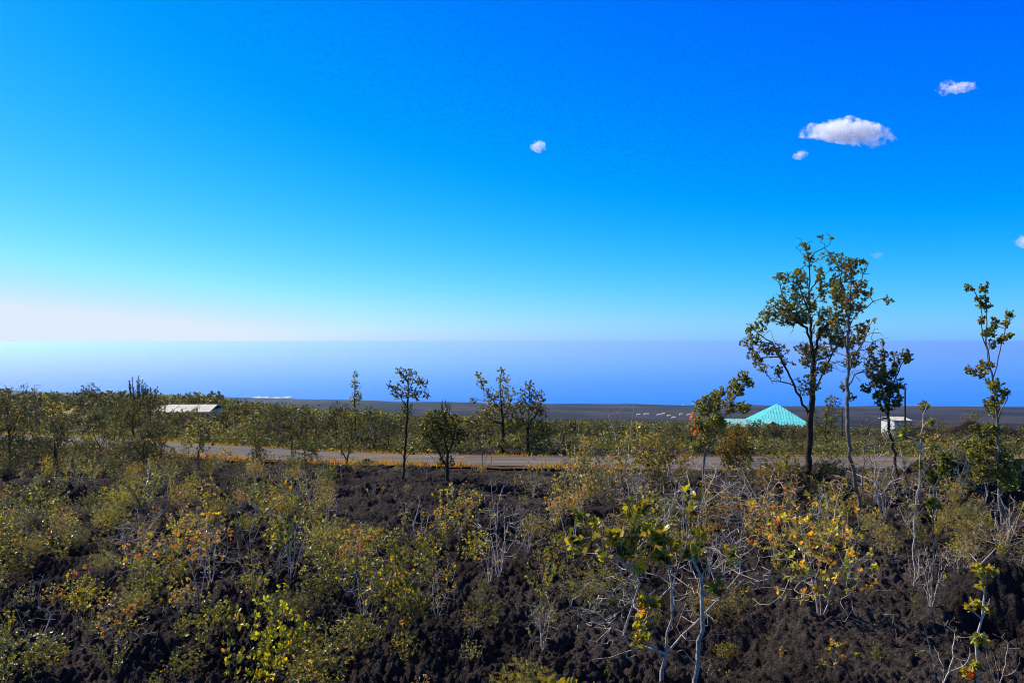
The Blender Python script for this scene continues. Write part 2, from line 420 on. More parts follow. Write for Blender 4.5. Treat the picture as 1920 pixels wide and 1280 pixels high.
HZ = dict(x=79000, y0=-900, y1=89000, z0=SEA - 1.0, z1=EYE + 4.0)
v, f = box(0, (HZ['y0'] + HZ['y1']) / 2, (HZ['z0'] + HZ['z1']) / 2, 2 * HZ['x'], HZ['y1'] - HZ['y0'], HZ['z1'] - HZ['z0'])
m = bpy.data.materials.new('haze'); m.use_nodes = True; nt = m.node_tree; nt.nodes.clear()
out = N(nt, 'ShaderNodeOutputMaterial'); pv = N(nt, 'ShaderNodeVolumePrincipled')
pv.inputs['Color'].default_value = (0.64, 0.88, 1.0, 1); pv.inputs['Density'].default_value = 3.4e-5; pv.inputs['Anisotropy'].default_value = 0.55
nt.links.new(pv.outputs[0], out.inputs['Volume'])
hz = mesh('haze', v, f, m); tag(hz, 'pale blue sea haze over the slope and the ocean', 'haze', kind='stuff')

# ------------------------------------------------------------------ light
SUN_AZ, SUN_EL = math.radians(-56), math.radians(41)
w = bpy.data.worlds.new('World'); bpy.context.scene.world = w; w.use_nodes = True
nt = w.node_tree; bg = nt.nodes['Background']; bg.inputs[1].default_value = 0.0802
sky = N(nt, 'ShaderNodeTexSky', sky_type='NISHITA', sun_disc=False, sun_elevation=SUN_EL, sun_rotation=SUN_AZ, altitude=1500, air_density=1.0, dust_density=1.0, ozone_density=1.0)
sep = N(nt, 'ShaderNodeSeparateColor'); cmb = N(nt, 'ShaderNodeCombineColor')
nt.links.new(sky.outputs[0], sep.inputs[0])
def chain(src, ops):
    for op, val in ops:
        n = N(nt, 'ShaderNodeMath', operation=op); n.inputs[1].default_value = val
        nt.links.new(src, n.inputs[0]); src = n.outputs[0]
    return src
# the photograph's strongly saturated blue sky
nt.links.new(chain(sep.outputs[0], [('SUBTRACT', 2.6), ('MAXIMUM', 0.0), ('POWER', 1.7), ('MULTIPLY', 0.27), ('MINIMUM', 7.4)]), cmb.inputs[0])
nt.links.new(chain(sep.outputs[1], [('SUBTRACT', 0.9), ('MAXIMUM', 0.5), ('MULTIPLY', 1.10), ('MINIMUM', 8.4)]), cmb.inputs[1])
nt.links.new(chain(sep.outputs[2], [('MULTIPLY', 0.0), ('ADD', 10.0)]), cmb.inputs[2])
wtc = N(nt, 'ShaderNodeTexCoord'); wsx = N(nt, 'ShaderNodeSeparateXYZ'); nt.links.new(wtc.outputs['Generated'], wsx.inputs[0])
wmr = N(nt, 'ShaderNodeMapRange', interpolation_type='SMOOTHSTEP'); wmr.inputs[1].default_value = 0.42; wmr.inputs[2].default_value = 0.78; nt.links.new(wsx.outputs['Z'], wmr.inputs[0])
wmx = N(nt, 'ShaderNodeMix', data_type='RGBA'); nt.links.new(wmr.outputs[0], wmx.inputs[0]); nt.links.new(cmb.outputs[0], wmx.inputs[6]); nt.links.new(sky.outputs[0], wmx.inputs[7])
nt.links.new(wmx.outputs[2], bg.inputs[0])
sl = bpy.data.lights.new('sun', 'SUN'); sl.energy = 5.0; sl.angle = math.radians(0.53); sl.color = (1.0, 0.95, 0.86)
so = bpy.data.objects.new('sun', sl); C.objects.link(so)
sd = Vector((math.sin(SUN_AZ) * math.cos(SUN_EL), math.cos(SUN_AZ) * math.cos(SUN_EL), math.sin(SUN_EL)))
so.rotation_euler = sd.to_track_quat('Z', 'Y').to_euler(); so.location = (0, 0, 60)

cam = bpy.data.cameras.new('camera'); cam.sensor_width = 36; cam.lens = 36 * F / 1920; cam.clip_start = 0.1; cam.clip_end = 250000
co = bpy.data.objects.new('camera', cam); C.objects.link(co); co.location = (0, 0, EYE); co.rotation_euler = (math.pi / 2, 0, 0)
S = bpy.context.scene; S.camera = co
S.view_settings.view_transform = 'Standard'; S.view_settings.look = 'None'; S.view_settings.exposure = 0.32; S.view_settings.gamma = 1
S.cycles.max_bounces = 16; S.cycles.diffuse_bounces = 2; S.cycles.glossy_bounces = 2; S.cycles.transmission_bounces = 4; S.cycles.volume_bounces = 16; S.cycles.transparent_max_bounces = 8
S.render.resolution_x = 1024; S.render.resolution_y = 682


# ------------------------------------------------------------------ clouds
def cloud_mat(name, dens, thresh, scale):
    m = bpy.data.materials.new(name); m.use_nodes = True; nt = m.node_tree; nt.nodes.clear()
    out = N(nt, 'ShaderNodeOutputMaterial'); pv = N(nt, 'ShaderNodeVolumePrincipled')
    pv.inputs['Color'].default_value = (1, 1, 1, 1); pv.inputs['Anisotropy'].default_value = 0.3
    tc = N(nt, 'ShaderNodeTexCoord'); no = N(nt, 'ShaderNodeTexNoise', Scale=scale, Detail=8.0, Roughness=0.68)
    nt.links.new(tc.outputs['Object'], no.inputs['Vector'])
    vm = N(nt, 'ShaderNodeVectorMath', operation='SUBTRACT'); vm.inputs[1].default_value = (.5, .5, .5); nt.links.new(tc.outputs['Generated'], vm.inputs[0])
    ln = N(nt, 'ShaderNodeVectorMath', operation='LENGTH'); nt.links.new(vm.outputs[0], ln.inputs[0])
    ml = N(nt, 'ShaderNodeMath', operation='MULTIPLY_ADD'); ml.inputs[1].default_value = -0.55; nt.links.new(ln.outputs['Value'], ml.inputs[0]); nt.links.new(no.outputs['Fac'], ml.inputs[2])
    mr = N(nt, 'ShaderNodeMapRange', interpolation_type='SMOOTHSTEP'); mr.inputs[1].default_value = thresh; mr.inputs[2].default_value = thresh + 0.20; mr.inputs[3].default_value = 0; mr.inputs[4].default_value = dens
    nt.links.new(ml.outputs[0], mr.inputs[0]); nt.links.new(mr.outputs[0], pv.inputs['Density']); nt.links.new(pv.outputs[0], out.inputs['Volume'])
    return m
CM = [cloud_mat('cloud_thick', 0.065, 0.25, 0.034), cloud_mat('cloud_thin', 0.055, 0.28, 0.05), cloud_mat('cloud_wisp', 0.012, 0.27, 0.05)]
import bmesh
def cloud(label, Y, puffs, mat):
    """puffs: (pixel x, pixel y, radius x, radius y) of the cloud's billows"""
    cx = sum(p[0] for p in puffs) / len(puffs); cy = sum(p[1] for p in puffs) / len(puffs)
    c = P3(cx, cy, Y); k = Y / F
    mb = bpy.data.metaballs.new('tmp'); mb.resolution = 9; mb.render_resolution = 9; mb.threshold = 0.25
    for (px, py, rx, ry) in puffs:
        for j in range(2):
            e = mb.elements.new(type='ELLIPSOID')
            e.co = ((px - cx) * k, (rng.random() - 0.5) * rx * k * 0.9, -(py - cy) * k)
            e.radius = 2.1 * ry * k; e.size_x = rx / ry; e.size_y = max(1.0, 0.8 * rx / ry); e.size_z = 1.0
            e.stiffness = 2
    o = bpy.data.objects.new('tmp', mb); C.objects.link(o)
    bpy.context.view_layer.update()
    me = bpy.data.meshes.new_from_object(o.evaluated_get(bpy.context.evaluated_depsgraph_get()))
    bpy.data.objects.remove(o); bpy.data.metaballs.remove(mb)
    bm = bmesh.new(); bm.from_mesh(me); bmesh.ops.subdivide_edges(bm, edges=bm.edges[:], cuts=2, use_grid_fill=True); bm.normal_update()
    V = np.array([v.co[:] for v in bm.verts]); Nn = np.array([v.normal[:] for v in bm.verts]); u_ = V / (11.0 * k / (3000 / F))
    d_ = fbm(u_[:, 0] * .55 + u_[:, 1] * .4, u_[:, 2] * .8 - u_[:, 1] * .3, 301, 5) * 1.5 + fbm(u_[:, 0] * 1.9 - u_[:, 1], u_[:, 2] * 2.1 + u_[:, 1], 305, 4) * .8
    V = V + Nn * (d_ * 13.0 * k / (3000 / F) * min(1.0, 4 / len(puffs) + .55) + 1.0)[:, None]
    for v_, q_ in zip(bm.verts, V): v_.co = q_
    bm.to_mesh(me); bm.free()
    me.name = 'cloud'; me.materials.clear(); me.materials.append(mat)
    q = bpy.data.objects.new('cloud', me); C.objects.link(q); q.location = c
    tag(q, label, 'cloud', 'small white clouds')
cloud('long white cloud with a puffy top, the largest in the sky', 3000,
      [(1515, 247, 12, 7), (1535, 246, 16, 9), (1560, 245, 20, 12), (1588, 242, 18, 14), (1600, 248, 30, 13), (1625, 249, 22, 13), (1645, 256, 18, 12), (1640, 243, 9, 7), (1662, 265, 14, 6)], CM[0])
cloud('thin wispy broken cloud high above the long white cloud', 3000, [(1766, 170, 8, 7), (1775, 160, 10, 7), (1790, 166, 10, 5), (1805, 165, 12, 6), (1822, 160, 9, 6)], CM[1])
cloud('tiny cloud scrap just below the left tip of the long cloud', 3000, [(1496, 292, 6, 4), (1504, 288, 7, 5)], CM[1])
cloud('tiny ragged cloud alone in the middle of the sky', 3000, [(1003, 272, 6, 6), (1012, 277, 9, 7), (1004, 267, 4, 4)], CM[1])
cloud('small round cloud cut off by the right edge of the photo', 3000, [(1913, 452, 7, 7), (1925, 452, 12, 9)], CM[1])
cloud('very faint cloud streak between the tall dark tree and the slim tree', 3000, [(1640, 475, 6, 3), (1650, 479, 6, 3)], CM[2])

# ------------------------------------------------------------------ houses and poles
def metal_roof(name, col):
    m, nt, b, _ = new_mat(name)
    tc = N(nt, 'ShaderNodeTexCoord'); no = N(nt, 'ShaderNodeTexNoise', Scale=1.4, Detail=5.0)
    nt.links.new(tc.outputs['Object'], no.inputs['Vector'])
    r = ramp(nt, [(0.3, tuple(c * 0.82 for c in col)), (0.7, tuple(min(1, c * 1.1) for c in col))])
    nt.links.new(no.outputs['Fac'], r.inputs[0]); nt.links.new(r.outputs[0], b.inputs['Base Color'])
    b.inputs['Roughness'].default_value = 0.45; b.inputs['Metallic'].default_value = 0.0; b.inputs['Specular IOR Level'].default_value = 0.4
    return m
teal = metal_roof('teal_metal', (0.22, 0.86, 0.76)); palet = metal_roof('pale_teal_metal', (0.34, 0.62, 0.55))
wallm = plain('house_wall', (0.20, 0.13, 0.11), 0.85, 0.2, 2); trimm = plain('white_trim', (0.62, 0.60, 0.56), 0.6, 0.1, 3)
glass = plain('window_glass', (0.02, 0.03, 0.04), 0.15, 0.2, 1, 0.6)

def roof_face(a, b, c, d, th=0.05, ribs=14):
    """sloping metal sheet a-b (eave) to d-c (top) with raised seams"""
    a, b, c, d = map(np.array, (a, b, c, d)); nrm = np.cross(b - a, d - a); nrm = nrm / np.linalg.norm(nrm)
    if nrm[2] < 0: nrm = -nrm
    V = [a, b, c, d, a - nrm * th, b - nrm * th, c - nrm * th, d - nrm * th]; Fc = [(0, 1, 2, 3), (4, 7, 6, 5), (0, 4, 5, 1), (1, 5, 6, 2), (2, 6, 7, 3), (3, 7, 4, 0)]
    e = (b - a) / np.linalg.norm(b - a)
    for k in range(1, ribs):
        t = k / ribs; lo = a + (b - a) * t
        up = ((d + c) / 2 - (a + b) / 2); up = up - e * (up @ e)
        # height available at this t, between the two side edges
        f1 = 1.0
        da, cb = d - a, c - b
        if abs(da @ e) > 1e-6 and (lo - a) @ e < da @ e: f1 = min(f1, ((lo - a) @ e) / (da @ e))
        if abs(cb @ e) > 1e-6 and (b - lo) @ e < -(cb @ e): f1 = min(f1, ((b - lo) @ e) / -(cb @ e))
        hi = lo + up * f1 * 0.995
        n0 = len(V); w = e * 0.03
        for p in (lo, hi):
            V += [p - w + nrm * 0.003, p + w + nrm * 0.003, p + w + nrm * 0.035, p - w + nrm * 0.035]
        Fc += [(n0, n0 + 1, n0 + 5, n0 + 4), (n0 + 1, n0 + 2, n0 + 6, n0 + 5), (n0 + 2, n0 + 3, n0 + 7, n0 + 6), (n0 + 3, n0, n0 + 4, n0 + 7), (n0, n0 + 3, n0 + 2, n0 + 1), (n0 + 4, n0 + 5, n0 + 6, n0 + 7)]
    return V, Fc

def part(name, parts, mat, parent):
    v, f = join(*parts); return mesh(name, v, f, mat, parent=parent)

# teal roofed house behind the tall tree
HY = 118.0
ap = P3(1457, 757, HY)
hb = float(ground_z(ap[0], HY)[0])
house = tag(empty('house', (ap[0], HY, hb), math.radians(-10)), 'house with a teal metal hip roof showing behind the tall dark tree', 'house')
az = ap[2] - hb; ez = az - 2.95; R_ = 4.55
part('wall', [box(0, 0, ez / 2, 7.6, 7.6, ez)], wallm, house)
rf = part('roof', [roof_face((-R_, -R_, ez), (R_, -R_, ez), (0.05, -0.05, az), (-0.05, -0.05, az), ribs=22), roof_face((R_, -R_, ez), (R_, R_, ez), (0.05, 0.05, az), (0.05, -0.05, az), ribs=22),
                   roof_face((R_, R_, ez), (-R_, R_, ez), (-0.05, 0.05, az), (0.05, 0.05, az), ribs=22), roof_face((-R_, R_, ez), (-R_, -R_, ez), (-0.05, -0.05, az), (-0.05, 0.05, az), ribs=22)], teal, house)
part('fascia', [box(0, -R_ - 0.03, ez - 0.12, 2 * R_ + .1, .05, .2), box(0, R_ + 0.03, ez - 0.12, 2 * R_ + .1, .05, .2), box(R_ + .03, 0, ez - 0.12, .05, 2 * R_, .2), box(-R_ - .03, 0, ez - 0.12, .05, 2 * R_, .2)], trimm, house)
# porch gable in front
pz = ez + 1.05; px0 = -1.6
V, Fc = join(roof_face((px0 - 1.5, -R_ - 2.3, ez - .25), (px0 - 1.5, -R_ + 1.5, ez - .25), (px0, -R_ + 1.5, pz), (px0, -R_ - 2.3, pz), ribs=9), roof_face((px0 + 1.5, -R_ + 1.5, ez - .25), (px0 + 1.5, -R_ - 2.3, ez - .25), (px0, -R_ - 2.3, pz), (px0, -R_ + 1.5, pz), ribs=9))
mesh('porch_roof', V, Fc, palet, parent=house)
mesh('gable_wall', [(px0 - 1.3, -R_ - 2.0, 0), (px0 + 1.3, -R_ - 2.0, 0), (px0 + 1.3, -R_ - 2.0, ez - .3), (px0, -R_ - 2.0, pz - .12), (px0 - 1.3, -R_ - 2.0, ez - .3),
                    (px0 - 1.3, -R_ + 0.7, 0), (px0 + 1.3, -R_ + 0.7, 0), (px0 + 1.3, -R_ + 0.7, ez - .3), (px0, -R_ + 0.7, pz - .12), (px0 - 1.3, -R_ + 0.7, ez - .3)],
     [(0, 1, 2, 3, 4), (9, 8, 7, 6, 5), (0, 5, 6, 1), (1, 6, 7, 2), (2, 7, 8, 3), (3, 8, 9, 4), (4, 9, 5, 0)], wallm, parent=house)
# lower wing toward the left
part('wing_wall', [box(-6.6, -1.2, (ez - .3) / 2, 4.4, 4.4, ez - .3)], wallm, house)
V, Fc = join(roof_face((-9.4, -3.9, ez - .4), (-4.0, -3.9, ez - .4), (-4.0, -1.2, ez + .75), (-9.4, -1.2, ez + .75), ribs=14), roof_face((-4.0, 1.5, ez - .4), (-9.4, 1.5, ez - .4), (-9.4, -1.2, ez + .75), (-4.0, -1.2, ez + .75), ribs=14))
mesh('wing_roof', V, Fc, palet, parent=house)
for wx in (1.2, 2.9):
    fr = part('window', [box(wx, -3.83, 1.5, 1.1, .06, 1.2)], trimm, house); part('pane', [box(wx, -3.87, 1.5, .92, .03, 1.02)], glass, fr)

def long_building(name, label, px0, px1, ptop, pbot, Y, depth, wallmat, roofmat, cat, rise=0.35, rz=0.0, nwin=3, ribs=3):
    c = P3((px0 + px1) / 2, pbot, Y); wd = (px1 - px0) / F * Y; top = P3(0, ptop, Y)[2]
    g = float(ground_z(c[0], Y)[0]) - 0.1
    r = tag(empty(name, (c[0], Y, g), rz), label, cat)
    h = top - g - rise
    part('wall', [box(0, 0, h / 2, wd, depth, h)], wallmat, r)
    o = 0.25
    V, Fc = join(roof_face((-wd / 2 - o, -depth / 2 - o, h + 0.003), (wd / 2 + o, -depth / 2 - o, h + 0.003), (wd / 2 + o, 0, h + rise), (-wd / 2 - o, 0, h + rise), ribs=ribs),
                 roof_face((wd / 2 + o, depth / 2 + o, h + 0.003), (-wd / 2 - o, depth / 2 + o, h + 0.003), (-wd / 2 - o, 0, h + rise), (wd / 2 + o, 0, h + rise), ribs=ribs))
    mesh('roof', V, Fc, roofmat, parent=r)
    for k in range(nwin):
        x = wd * ((k + 1) / (nwin + 1) - .5)
        f_ = part('window', [box(x, -depth / 2 - .03, h * .62, wd * .09, .06, min(1.1, h * .3))], trimm, r)
        part('pane', [box(x, -depth / 2 - .075, h * .62, wd * .075, .03, min(.95, h * .25))], glass, f_)
    return r
creamw = plain('cream_wall', (0.62, 0.52, 0.36), 0.8, 0.15, 1.2); whitem = metal_roof('white_metal', (0.66, 0.58, 0.42)); greyr = metal_roof('grey_metal', (0.42, 0.40, 0.36))
long_building('shed', 'long low cream building half hidden among the trees at the left', 309, 402, 758, 772, 78, 5.0, creamw, whitem, 'building', 0.5, math.radians(5), 4)
long_building('cabin', 'small pale roof peeping out of the trees at the far left', 122, 146, 768, 778, 66, 3.0, creamw, whitem, 'building', 0.4, math.radians(-8), 2)
long_building('bungalow', 'white building partly hidden behind the scrub beside the wooden utility pole', 1664, 1693, 781, 797, 98, 3.0, trimm, whitem, 'building', 0.3, math.radians(4), 2)
FAR = [(1197, 777, 8, 'leftmost'), (1212, 776, 12, 'second from the left'), (1236, 777, 10, 'third from the left'), (1244, 775, 6, 'fourth from the left'), (1254, 779, 7, 'fifth from the left'),
       (1263, 782, 8, 'lowest'), (1277, 776, 7, 'second from the right'), (1291, 777, 7, 'rightmost')]
for (px, py, wpx, which) in FAR:
    Y = float(on_ground(px, py + 2.0, 700, 4500)[1])
    long_building('far_house', f'tiny white house on the coastal plain, {which} in its far cluster', px - wpx * .42, px + wpx * .42, py - 1.6, py + 2, Y, 10, trimm, whitem, 'house', 2.6, 0, 2)['group'] = 'tiny houses on the coastal plain'

def pole(px, pt, Y, label, rad=0.11):
    x = (px - 960) / F * Y; g = float(ground_z(x, Y)[0]) - .2; top = P3(px, pt, Y)[2] - g
    r = tag(empty('utility_pole', (x, Y, g)), label, 'pole')
    n = 10; V = []; Fc = []
    for k in range(2):
        for j in range(n):
            a = 6.2832 * j / n; q = rad * (1 - .3 * k); V.append((q * math.cos(a), q * math.sin(a), top * k))
    Fc = [(j, (j + 1) % n, n + (j + 1) % n, n + j) for j in range(n)] + [tuple(range(n, 2 * n))]
    mesh('shaft', V, Fc, M['bark_dark'], parent=r)
    part('cap', [box(0, 0, top + .02, rad * 1.6, rad * 1.6, .04)], M['bark_grey'], r)
    return r
pole(1697, 731, 86, 'bare wooden utility pole rising beside the white building', 0.11)
pole(1579, 766, 90, 'thin pole standing just behind the tall tree trunk', 0.07)

# surf along the shore
surfm = plain('surf', (0.50, 0.52, 0.55), 0.9, 0.1, 0.01)
for (pa, pb, py) in ((470, 540, 745), (1262, 1292, 762), (1712, 1738, 762), (1880, 1905, 767)):
    d = 398.4 * F / (py - 640)
    V = []; Fc = []
    for k in range(13):
        px = pa + (pb - pa) * k / 12; x = (px - 960) / F * d; wv = 60 * math.sin(k * 1.9) + 40 * math.sin(k * .7)
        V += [(x, d - 70 + wv, SEA + .4), (x, d + 70 + wv, SEA + .4)]
        if k: Fc.append((2 * k - 2, 2 * k, 2 * k + 1, 2 * k - 1))
    tag(mesh('surf', V, Fc, surfm), 'white surf breaking along the far shore', 'surf', kind='stuff')

# ------------------------------------------------------------------ plants: growing a skeleton
def resample(pts, step):
    pts = np.asarray(pts, float); out = [pts[0]]
    for a, b in zip(pts[:-1], pts[1:]):
        n = max(1, int(np.linalg.norm(b - a) / step))
        for k in range(1, n + 1): out.append(a + (b - a) * k / n)
    return np.array(out)

def skeleton(limbs, tips, step, wiggle=0.10, up_bias=0.6, rg=None):
    """limbs: polylines, the first from the base; tips: twig ends. Twigs reach for the closest wood below them."""
    rg = rg or rng
    Pn = np.zeros((4096 + 12 * len(tips), 3)); par = np.full(len(Pn), -1, int); n = 0
    for k, L in enumerate(limbs):
        Q = resample(L, step)
        Q[1:-1] += rg.normal(0, step * 0.10, Q[1:-1].shape)
        if k == 0: prev = -1; start = 0
        else:
            prev = int(np.argmin(((Pn[:n] - Q[0]) ** 2).sum(1))); start = 0 if np.linalg.norm(Pn[prev] - Q[0]) > step * 1.2 else 1
        for q in Q[start:]:
            Pn[n] = q; par[n] = prev; prev = n; n += 1
    tipn = np.zeros(len(tips), int)
    if len(tips):
        tips = np.asarray(tips, float)
        d0 = np.sqrt(((tips[:, None] - Pn[None, :n]) ** 2).sum(2)).min(1)
        for ti in np.argsort(d0):
            t = tips[ti]; v = t - Pn[:n]; d = np.sqrt((v ** 2).sum(1))
            cost = d + up_bias * np.maximum(0, -v[:, 2]) + 0.12 * np.maximum(0, d - v[:, 2])
            prev = int(np.argmin(cost)); a = Pn[prev].copy(); dd = d[prev]
            m = int(np.clip(dd / step, 1, 9)); side = rg.normal(0, wiggle * dd, 3); side[2] = -abs(side[2]) * 0.7
            for k in range(1, m + 1):
                s_ = k / m
                if n >= len(Pn) - 1: break
                Pn[n] = a + (t - a) * s_ + side * math.sin(math.pi * s_) + (rg.normal(0, wiggle * .25 * dd / m, 3) if k < m else 0)
                par[n] = prev; prev = n; n += 1
            tipn[ti] = prev
    return Pn[:n], par[:n], tipn

def radii(par, r_tip, r_base, e=2.3):
    n = len(par); acc = np.zeros(n); has = np.zeros(n, bool)
    for i in range(n - 1, -1, -1):
        if not has[i]: acc[i] = 1.0
        if par[i] >= 0: acc[par[i]] += acc[i]; has[par[i]] = True
    r = acc ** (1 / e); rm = r.max()
    return r_tip + np.clip((r - 1) / max(rm - 1, 1e-6), 0, 1) ** 1.2 * (r_base - r_tip)

def tubes(Pn, par, r, sides=5):
    n = len(Pn); kids = [[] for _ in range(n)]
    for i in range(n):
        if par[i] >= 0: kids[par[i]].append(i)
    starts = [(-1, i) for i in range(n) if par[i] < 0]; V = []; Fc = []; base = 0
    ang = np.arange(sides) * 2 * math.pi / sides; ca, sa = np.cos(ang), np.sin(ang)
    while starts:
        p, i = starts.pop(); ch = [i]
        while kids[i]:
            ks = sorted(kids[i], key=lambda q: -r[q])
            for q in ks[1:]: starts.append((i, q))
            i = ks[0]; ch.append(i)
        pts = Pn[ch]; rr = r[ch].copy()
        if p >= 0: pts = np.vstack([Pn[p], pts]); rr = np.concatenate([[min(r[p], rr[0] * 1.25)], rr])
        if len(pts) < 2: continue
        rr[-1] *= 0.6
        t = np.gradient(pts, axis=0); t /= np.linalg.norm(t, axis=1)[:, None] + 1e-9
        ref = np.where(np.abs(t[:, 1:2]) < 0.9, np.array([[0.13, 0.97, 0.2]]), np.array([[1.0, 0, 0.1]]))
        u = np.cross(t, ref); u /= np.linalg.norm(u, axis=1)[:, None] + 1e-9; w_ = np.cross(t, u)
        ring = pts[:, None] + rr[:, None, None] * (u[:, None] * ca[None, :, None] + w_[:, None] * sa[None, :, None])
        V.append(ring.reshape(-1, 3)); m = len(pts)
        ix = base + np.arange(m * sides).reshape(m, sides)
        Fc.append(np.stack([ix[:-1], np.roll(ix[:-1], -1, 1), np.roll(ix[1:], -1, 1), ix[1:]], -1).reshape(-1, 4)); base += m * sides
    return np.vstack(V), np.vstack(Fc)

GREEN = np.array([0.058, 0.056, 0.011]); OLIVE = np.array([0.110, 0.085, 0.016]); LIME = np.array([0.205, 0.180, 0.012]); ORANGE = np.array([0.36, 0.14, 0.014])
RED = np.array([0.50, 0.045, 0.022]); SAGE = np.array([0.094, 0.086, 0.038]); DARK = np.array([0.036, 0.035, 0.010]); GOLD = np.array([0.30, 0.195, 0.014])
PAL = {  # weights for green, olive, lime, gold, orange, red, sage, dark
    'olive': (.27, .38, .11, .06, .015, .001, .11, .05), 'lime': (.17, .26, .38, .10, .03, .002, .02, .04), 'orange': (.14, .37, .07, .16, .19, .006, .05, .01),
    'dark': (.36, .22, .03, .01, .005, .0, .12, .25), 'sage': (.20, .27, .05, .02, .005, .0, .38, .08), 'yellow': (.06, .24, .34, .28, .04, .003, .01, .03),
    'mixed': (.21, .33, .16, .14, .07, .004, .05, .03), 'red': (.0, .0, .0, .05, .15, .80, .0, .0)}
COLS = np.array([GREEN, OLIVE, LIME, GOLD, ORANGE, RED, SAGE, DARK])

def leaves(tips, dirs, per, L, W, pal, span=0.05, lo=25, hi=95, rg=None, detail=True, cup=0.25):
    rg = rg or rng
    n = len(tips) * per
    T = np.repeat(np.asarray(tips, float), per, 0); D = np.repeat(np.asarray(dirs, float), per, 0)
    D = D + rg.normal(0, .12, D.shape); D /= np.linalg.norm(D, axis=1)[:, None]
    s = rg.random(n)                                   # 0 at the twig's end
    ref = np.where(np.abs(D[:, 2:3]) < 0.9, np.array([[0, 0, 1.0]]), np.array([[1.0, 0, 0]]))
    u = np.cross(D, ref); u /= np.linalg.norm(u, axis=1)[:, None]; v = np.cross(D, u)
    ph = rg.random(n) * 6.2832; th = np.radians(lo + (hi - lo) * np.clip(s + rg.normal(0, .12, n), 0, 1))
    rad = np.cos(ph)[:, None] * u + np.sin(ph)[:, None] * v
    ax = np.cos(th)[:, None] * D + np.sin(th)[:, None] * rad
    nr = np.sin(th)[:, None] * D - np.cos(th)[:, None] * rad
    sd = np.cross(nr, ax)
    tw = rg.normal(0, .35, n)[:, None]; sd, nr = sd * np.cos(tw) + nr * np.sin(tw), nr * np.cos(tw) - sd * np.sin(tw)
    l = (L * (0.7 + 0.5 * rg.random(n)) * (0.75 + .35 * s))[:, None]; w_ = l * (W / L)
    o = T - D * (s * span)[:, None]
    if detail:
        loc = [(0, 0, 0), (.32, .40, cup * .4), (.78, .36, cup * .45), (1, 0, .02), (.78, -.36, cup * .45), (.32, -.40, cup * .4)]
        V = np.stack([o + ax * l * a + sd * w_ * b_ + nr * w_ * c for a, b_, c in loc], 1).reshape(-1, 3)
        i = np.arange(n)[:, None] * 6
        Fc = np.concatenate([i + np.array([[0, 1, 2, 3]]), i + np.array([[0, 3, 4, 5]])], 0); k = 6
    else:
        loc = [(0, 0, 0), (.55, .5, cup * .3), (1, 0, 0), (.55, -.5, cup * .3)]
        V = np.stack([o + ax * l * a + sd * w_ * b_ + nr * w_ * c for a, b_, c in loc], 1).reshape(-1, 3)
        Fc = np.arange(n)[:, None] * 4 + np.array([[0, 1, 2, 3]]); k = 4
    pr = np.array(PAL[pal], float); pr /= pr.sum()
    tipc = rg.choice(len(COLS), len(tips), p=pr); c1 = np.repeat(tipc, per); c2 = rg.choice(len(COLS), n, p=pr)
    ci = np.where(rg.random(n) < 0.6, c1, c2)
    col = COLS[ci] * (0.75 + 0.5 * rg.random(n))[:, None]
    return V, Fc, np.repeat(col, k, 0)

def build_plant(limbs, tips, *, step, r_tip, r_base, per, L, W, pal, span=.05, leafy=1.0, wiggle=.10, bark='bark_grey', sides=5, detail=True, extra=None, rg=None, lo=25, hi=95, far=False, up_bias=.6, e=2.3, nbare=0):
    """returns {part name: (mesh)} for one plant, in its own coordinates"""
    rg = rg or rng
    Pn, par, tn = skeleton(limbs, tips, step, wiggle, up_bias, rg)
    r = radii(par, r_tip, r_base, e)
    V, Fc = tubes(Pn, par, r, sides)
    out = {'wood': mesh('wood', V, Fc, M[bark], smooth=True, link=False)}
    if nbare: tn = tn[:len(tn) - nbare]
    if leafy > 0 and len(tn):
        sel = tn[rg.random(len(tn)) < leafy]
        if len(sel):
            d = Pn[sel] - Pn[par[sel]]; d /= np.linalg.norm(d, axis=1)[:, None] + 1e-9; d[:, 2] += .35; d /= np.linalg.norm(d, axis=1)[:, None]
            V, Fc, c = leaves(Pn[sel], d, per, L, W, pal, span, lo, hi, rg, detail)
            out['leaf'] = mesh('leaf', V, Fc, M['leaf_far' if far else 'leaf'], cols=c, link=False)
    if extra is not None and len(extra[0]):
        tp = np.asarray(extra[0], float); d = np.tile(np.array([[0, 0, 1.0]]), (len(tp), 1)) + rg.normal(0, .4, (len(tp), 3))
        d /= np.linalg.norm(d, axis=1)[:, None]
        V, Fc, c = leaves(tp, d, extra[2], L * 1.0, W * .9, extra[1], span, 10, 70, rg, detail)
        out['shoot'] = mesh('shoot', V, Fc, M['leaf'], cols=c, link=False)
    return out

REG = []      # (object, kind, pixel x, pixel y, look) of plants that get their label at the end
def put(kind, meshes, loc, rz=0.0, sc=1.0, names=('stem', 'foliage'), label=None, cat=None, group=None, look=None, px=None, py=None, parts=True, shoot='red_leaves', sz=None):
    o = empty(kind, loc, rz); o.scale = (sc, sc, sz or sc)
    for key, nm in (('wood', names[0]), ('leaf', names[1]), ('shoot', shoot)):
        if key in meshes:
            q = bpy.data.objects.new(nm, meshes[key]); C.objects.link(q); q.parent = o
            if key == 'shoot': q['label'] = 'bright red and orange young leaves'
    tag(o, label, cat or kind.split('_')[-1], group)
    if label is None: REG.append((o, kind, px, py, look))
    return o

